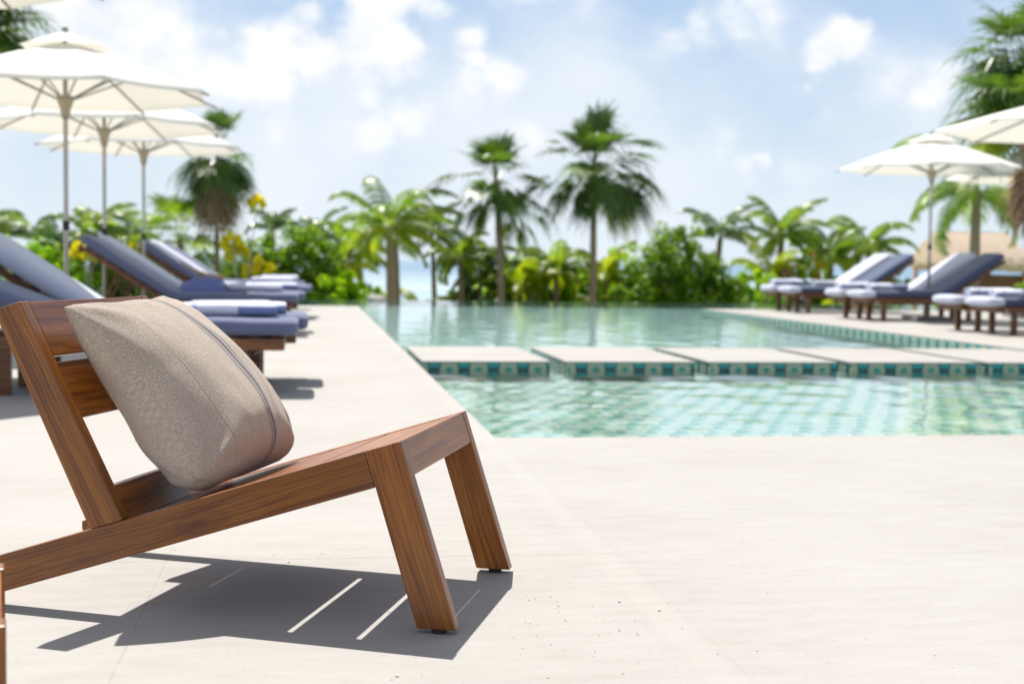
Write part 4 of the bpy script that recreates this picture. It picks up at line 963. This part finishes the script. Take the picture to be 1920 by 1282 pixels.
# yellow flowering stalks
def flower(x, y, h, n, label, seed):
    rng = random.Random(seed); e = empty('flowering_shrub', (x, y, GZ)); tag(e, label, 'flowering shrub', 'yellow flowering shrubs')
    tips = []; bm = bmesh.new()
    for k in range(n):
        a = rng.uniform(-.30, .30); t_ = (a*1.2, rng.uniform(-.2, .2), h*rng.uniform(.7, 1)); tips.append(t_)
        tube(bm, [(a*.1, 0, -.05), (a*.5, 0, h*.4), t_], [.035, .022, .008], 6)
    obj_bm('stem', bm, STEM, e)
    for t_ in tips:
        V, F = [], []; leaf_cloud(V, F, (t_[0], t_[1], t_[2]-.12), .26, .24, .30, 420, .14, rng); obj_vf('flower_head', V, F, L_FLOW, e)
    V, F = [], []
    for k in range(26): fan_leaf(V, F, (0, 0, h*.28*rng.random()), rng.random()*6.28, R(rng.uniform(30, 80)), .5, .28, rng, n=8)
    obj_vf('leaves', V, F, L_GREY, e)
flower(-1.50, 31.4, 3.22, 3, 'tall pale stalk topped with yellow blossom, right of the skirted palm', 71)
flower(-1.22, 31.6, 2.10, 3, 'shorter stalk with yellow blossom in front of the hedge', 72)
flower(-4.75, 31.8, 2.42, 2, 'yellow blossom stalk between the first two left parasol poles', 73)
flower(-3.65, 32, 2.15, 2, 'yellow blossom stalk beside the third left parasol pole', 74)

# thatched hut
def hut(x, y):
    h = empty('beach_hut', (x, y, GZ)); tag(h, 'small beach hut with pale thatched roof behind the right loungers', 'hut')
    wx, wy, ze, zr = 1.30, 1.3, 2.12, 2.98
    for sx in (-1, 1):
        for sy in (-1, 1):
            bm = bmesh.new(); tube(bm, [(sx*(wx-.13), sy*(wy-.25), -.1), (sx*(wx-.13), sy*(wy-.25), ze+.15)], .065, 8); obj_bm('post', bm, POST, h, True)
    rng = random.Random(3); bm = bmesh.new(); N = 34
    cor = [(-wx, -wy), (wx, -wy), (wx, wy), (-wx, wy)]; rid = [(-wx*.86, 0), (wx*.86, 0), (wx*.86, 0), (-wx*.86, 0)]
    rings = []
    for s in range(0, 9):
        f = s/8; ring = []
        for e in range(4):
            a, b = Vector(cor[e]), Vector(cor[(e+1) % 4]); ra, rb = Vector(rid[e]), Vector(rid[(e+1) % 4])
            for k in range(N):
                g = k/N; o_ = a.lerp(b, g); i_ = ra.lerp(rb, g); p = i_.lerp(o_, f)
                ring.append(bm.verts.new((p.x, p.y, zr-(zr-ze)*f - (rng.random()*.14 if s == 8 else 0)+rng.uniform(-.012, .012)+0.05*math.sin(math.pi*f))))
        rings.append(ring)
    n = len(rings[0])
    for a, b in zip(rings, rings[1:]):
        for k in range(n): bm.faces.new((a[k], b[k], b[(k+1) % n], a[(k+1) % n]))
    # thick ragged underside
    low = [bm.verts.new((v.co.x*.93, v.co.y*.93, v.co.z-.16)) for v in rings[-1]]
    for k in range(n): bm.faces.new((rings[-1][k], low[k], low[(k+1) % n], rings[-1][(k+1) % n]))
    bm.faces.new(low[::-1]); bm.faces.new(rings[0])
    obj_bm('roof', bm, THATCH, h)
    bm = bmesh.new(); bm_box(bm, (-wx+.75, -wy+.35, 0), (wx-.1, wy-.3, 1.75)); bevel(bm, .02); obj_bm('back_wall', bm, mat('brown_mat', lambda t: pbsdf(t, (0.14, 0.07, 0.035), 0.9)), h)
hut(19.15, 38.5)
# boulder on the far side
bm = bmesh.new(); bmesh.ops.create_icosphere(bm, subdivisions=3, radius=.22)
for v in bm.verts: v.co *= 1+.25*noise.noise(v.co*5); v.co.z *= .45
o = obj_bm('boulder', bm, STONE, None, True); o.location = (1.45, YE+.15, -.05); tag(o, 'small pale rock on the far rim of the pool, left of the thick trunked palm', 'rock')

# grit blown onto the deck
rng = random.Random(12); V, F = [], []
for k in range(110):
    if k < 75: x, y = rng.gauss(.52, .18), rng.gauss(3.02, .22)
    else: x, y = rng.uniform(-.5, 1.3), rng.uniform(2.3, 4.0)
    s_ = rng.uniform(.0008, .0024) if rng.random() < .95 else rng.uniform(.003, .0042); h = s_*.5; i0 = len(V); a = rng.random()*6
    for q in range(5): V.append((x+math.cos(a+q*1.26)*s_*(1.6 if q == 0 else 1), y+math.sin(a+q*1.26)*s_, .0004))
    V.append((x, y, h)); F += [(i0+q, i0+(q+1) % 5, i0+5) for q in range(5)]
o = obj_vf('grit', V, F, mat('grit', lambda t: pbsdf(t, (0.13, 0.065, 0.035), 0.9))); tag(o, 'scattered brown grit and leaf crumbs on the pale deck beside the chair legs', 'grit', kind='stuff')
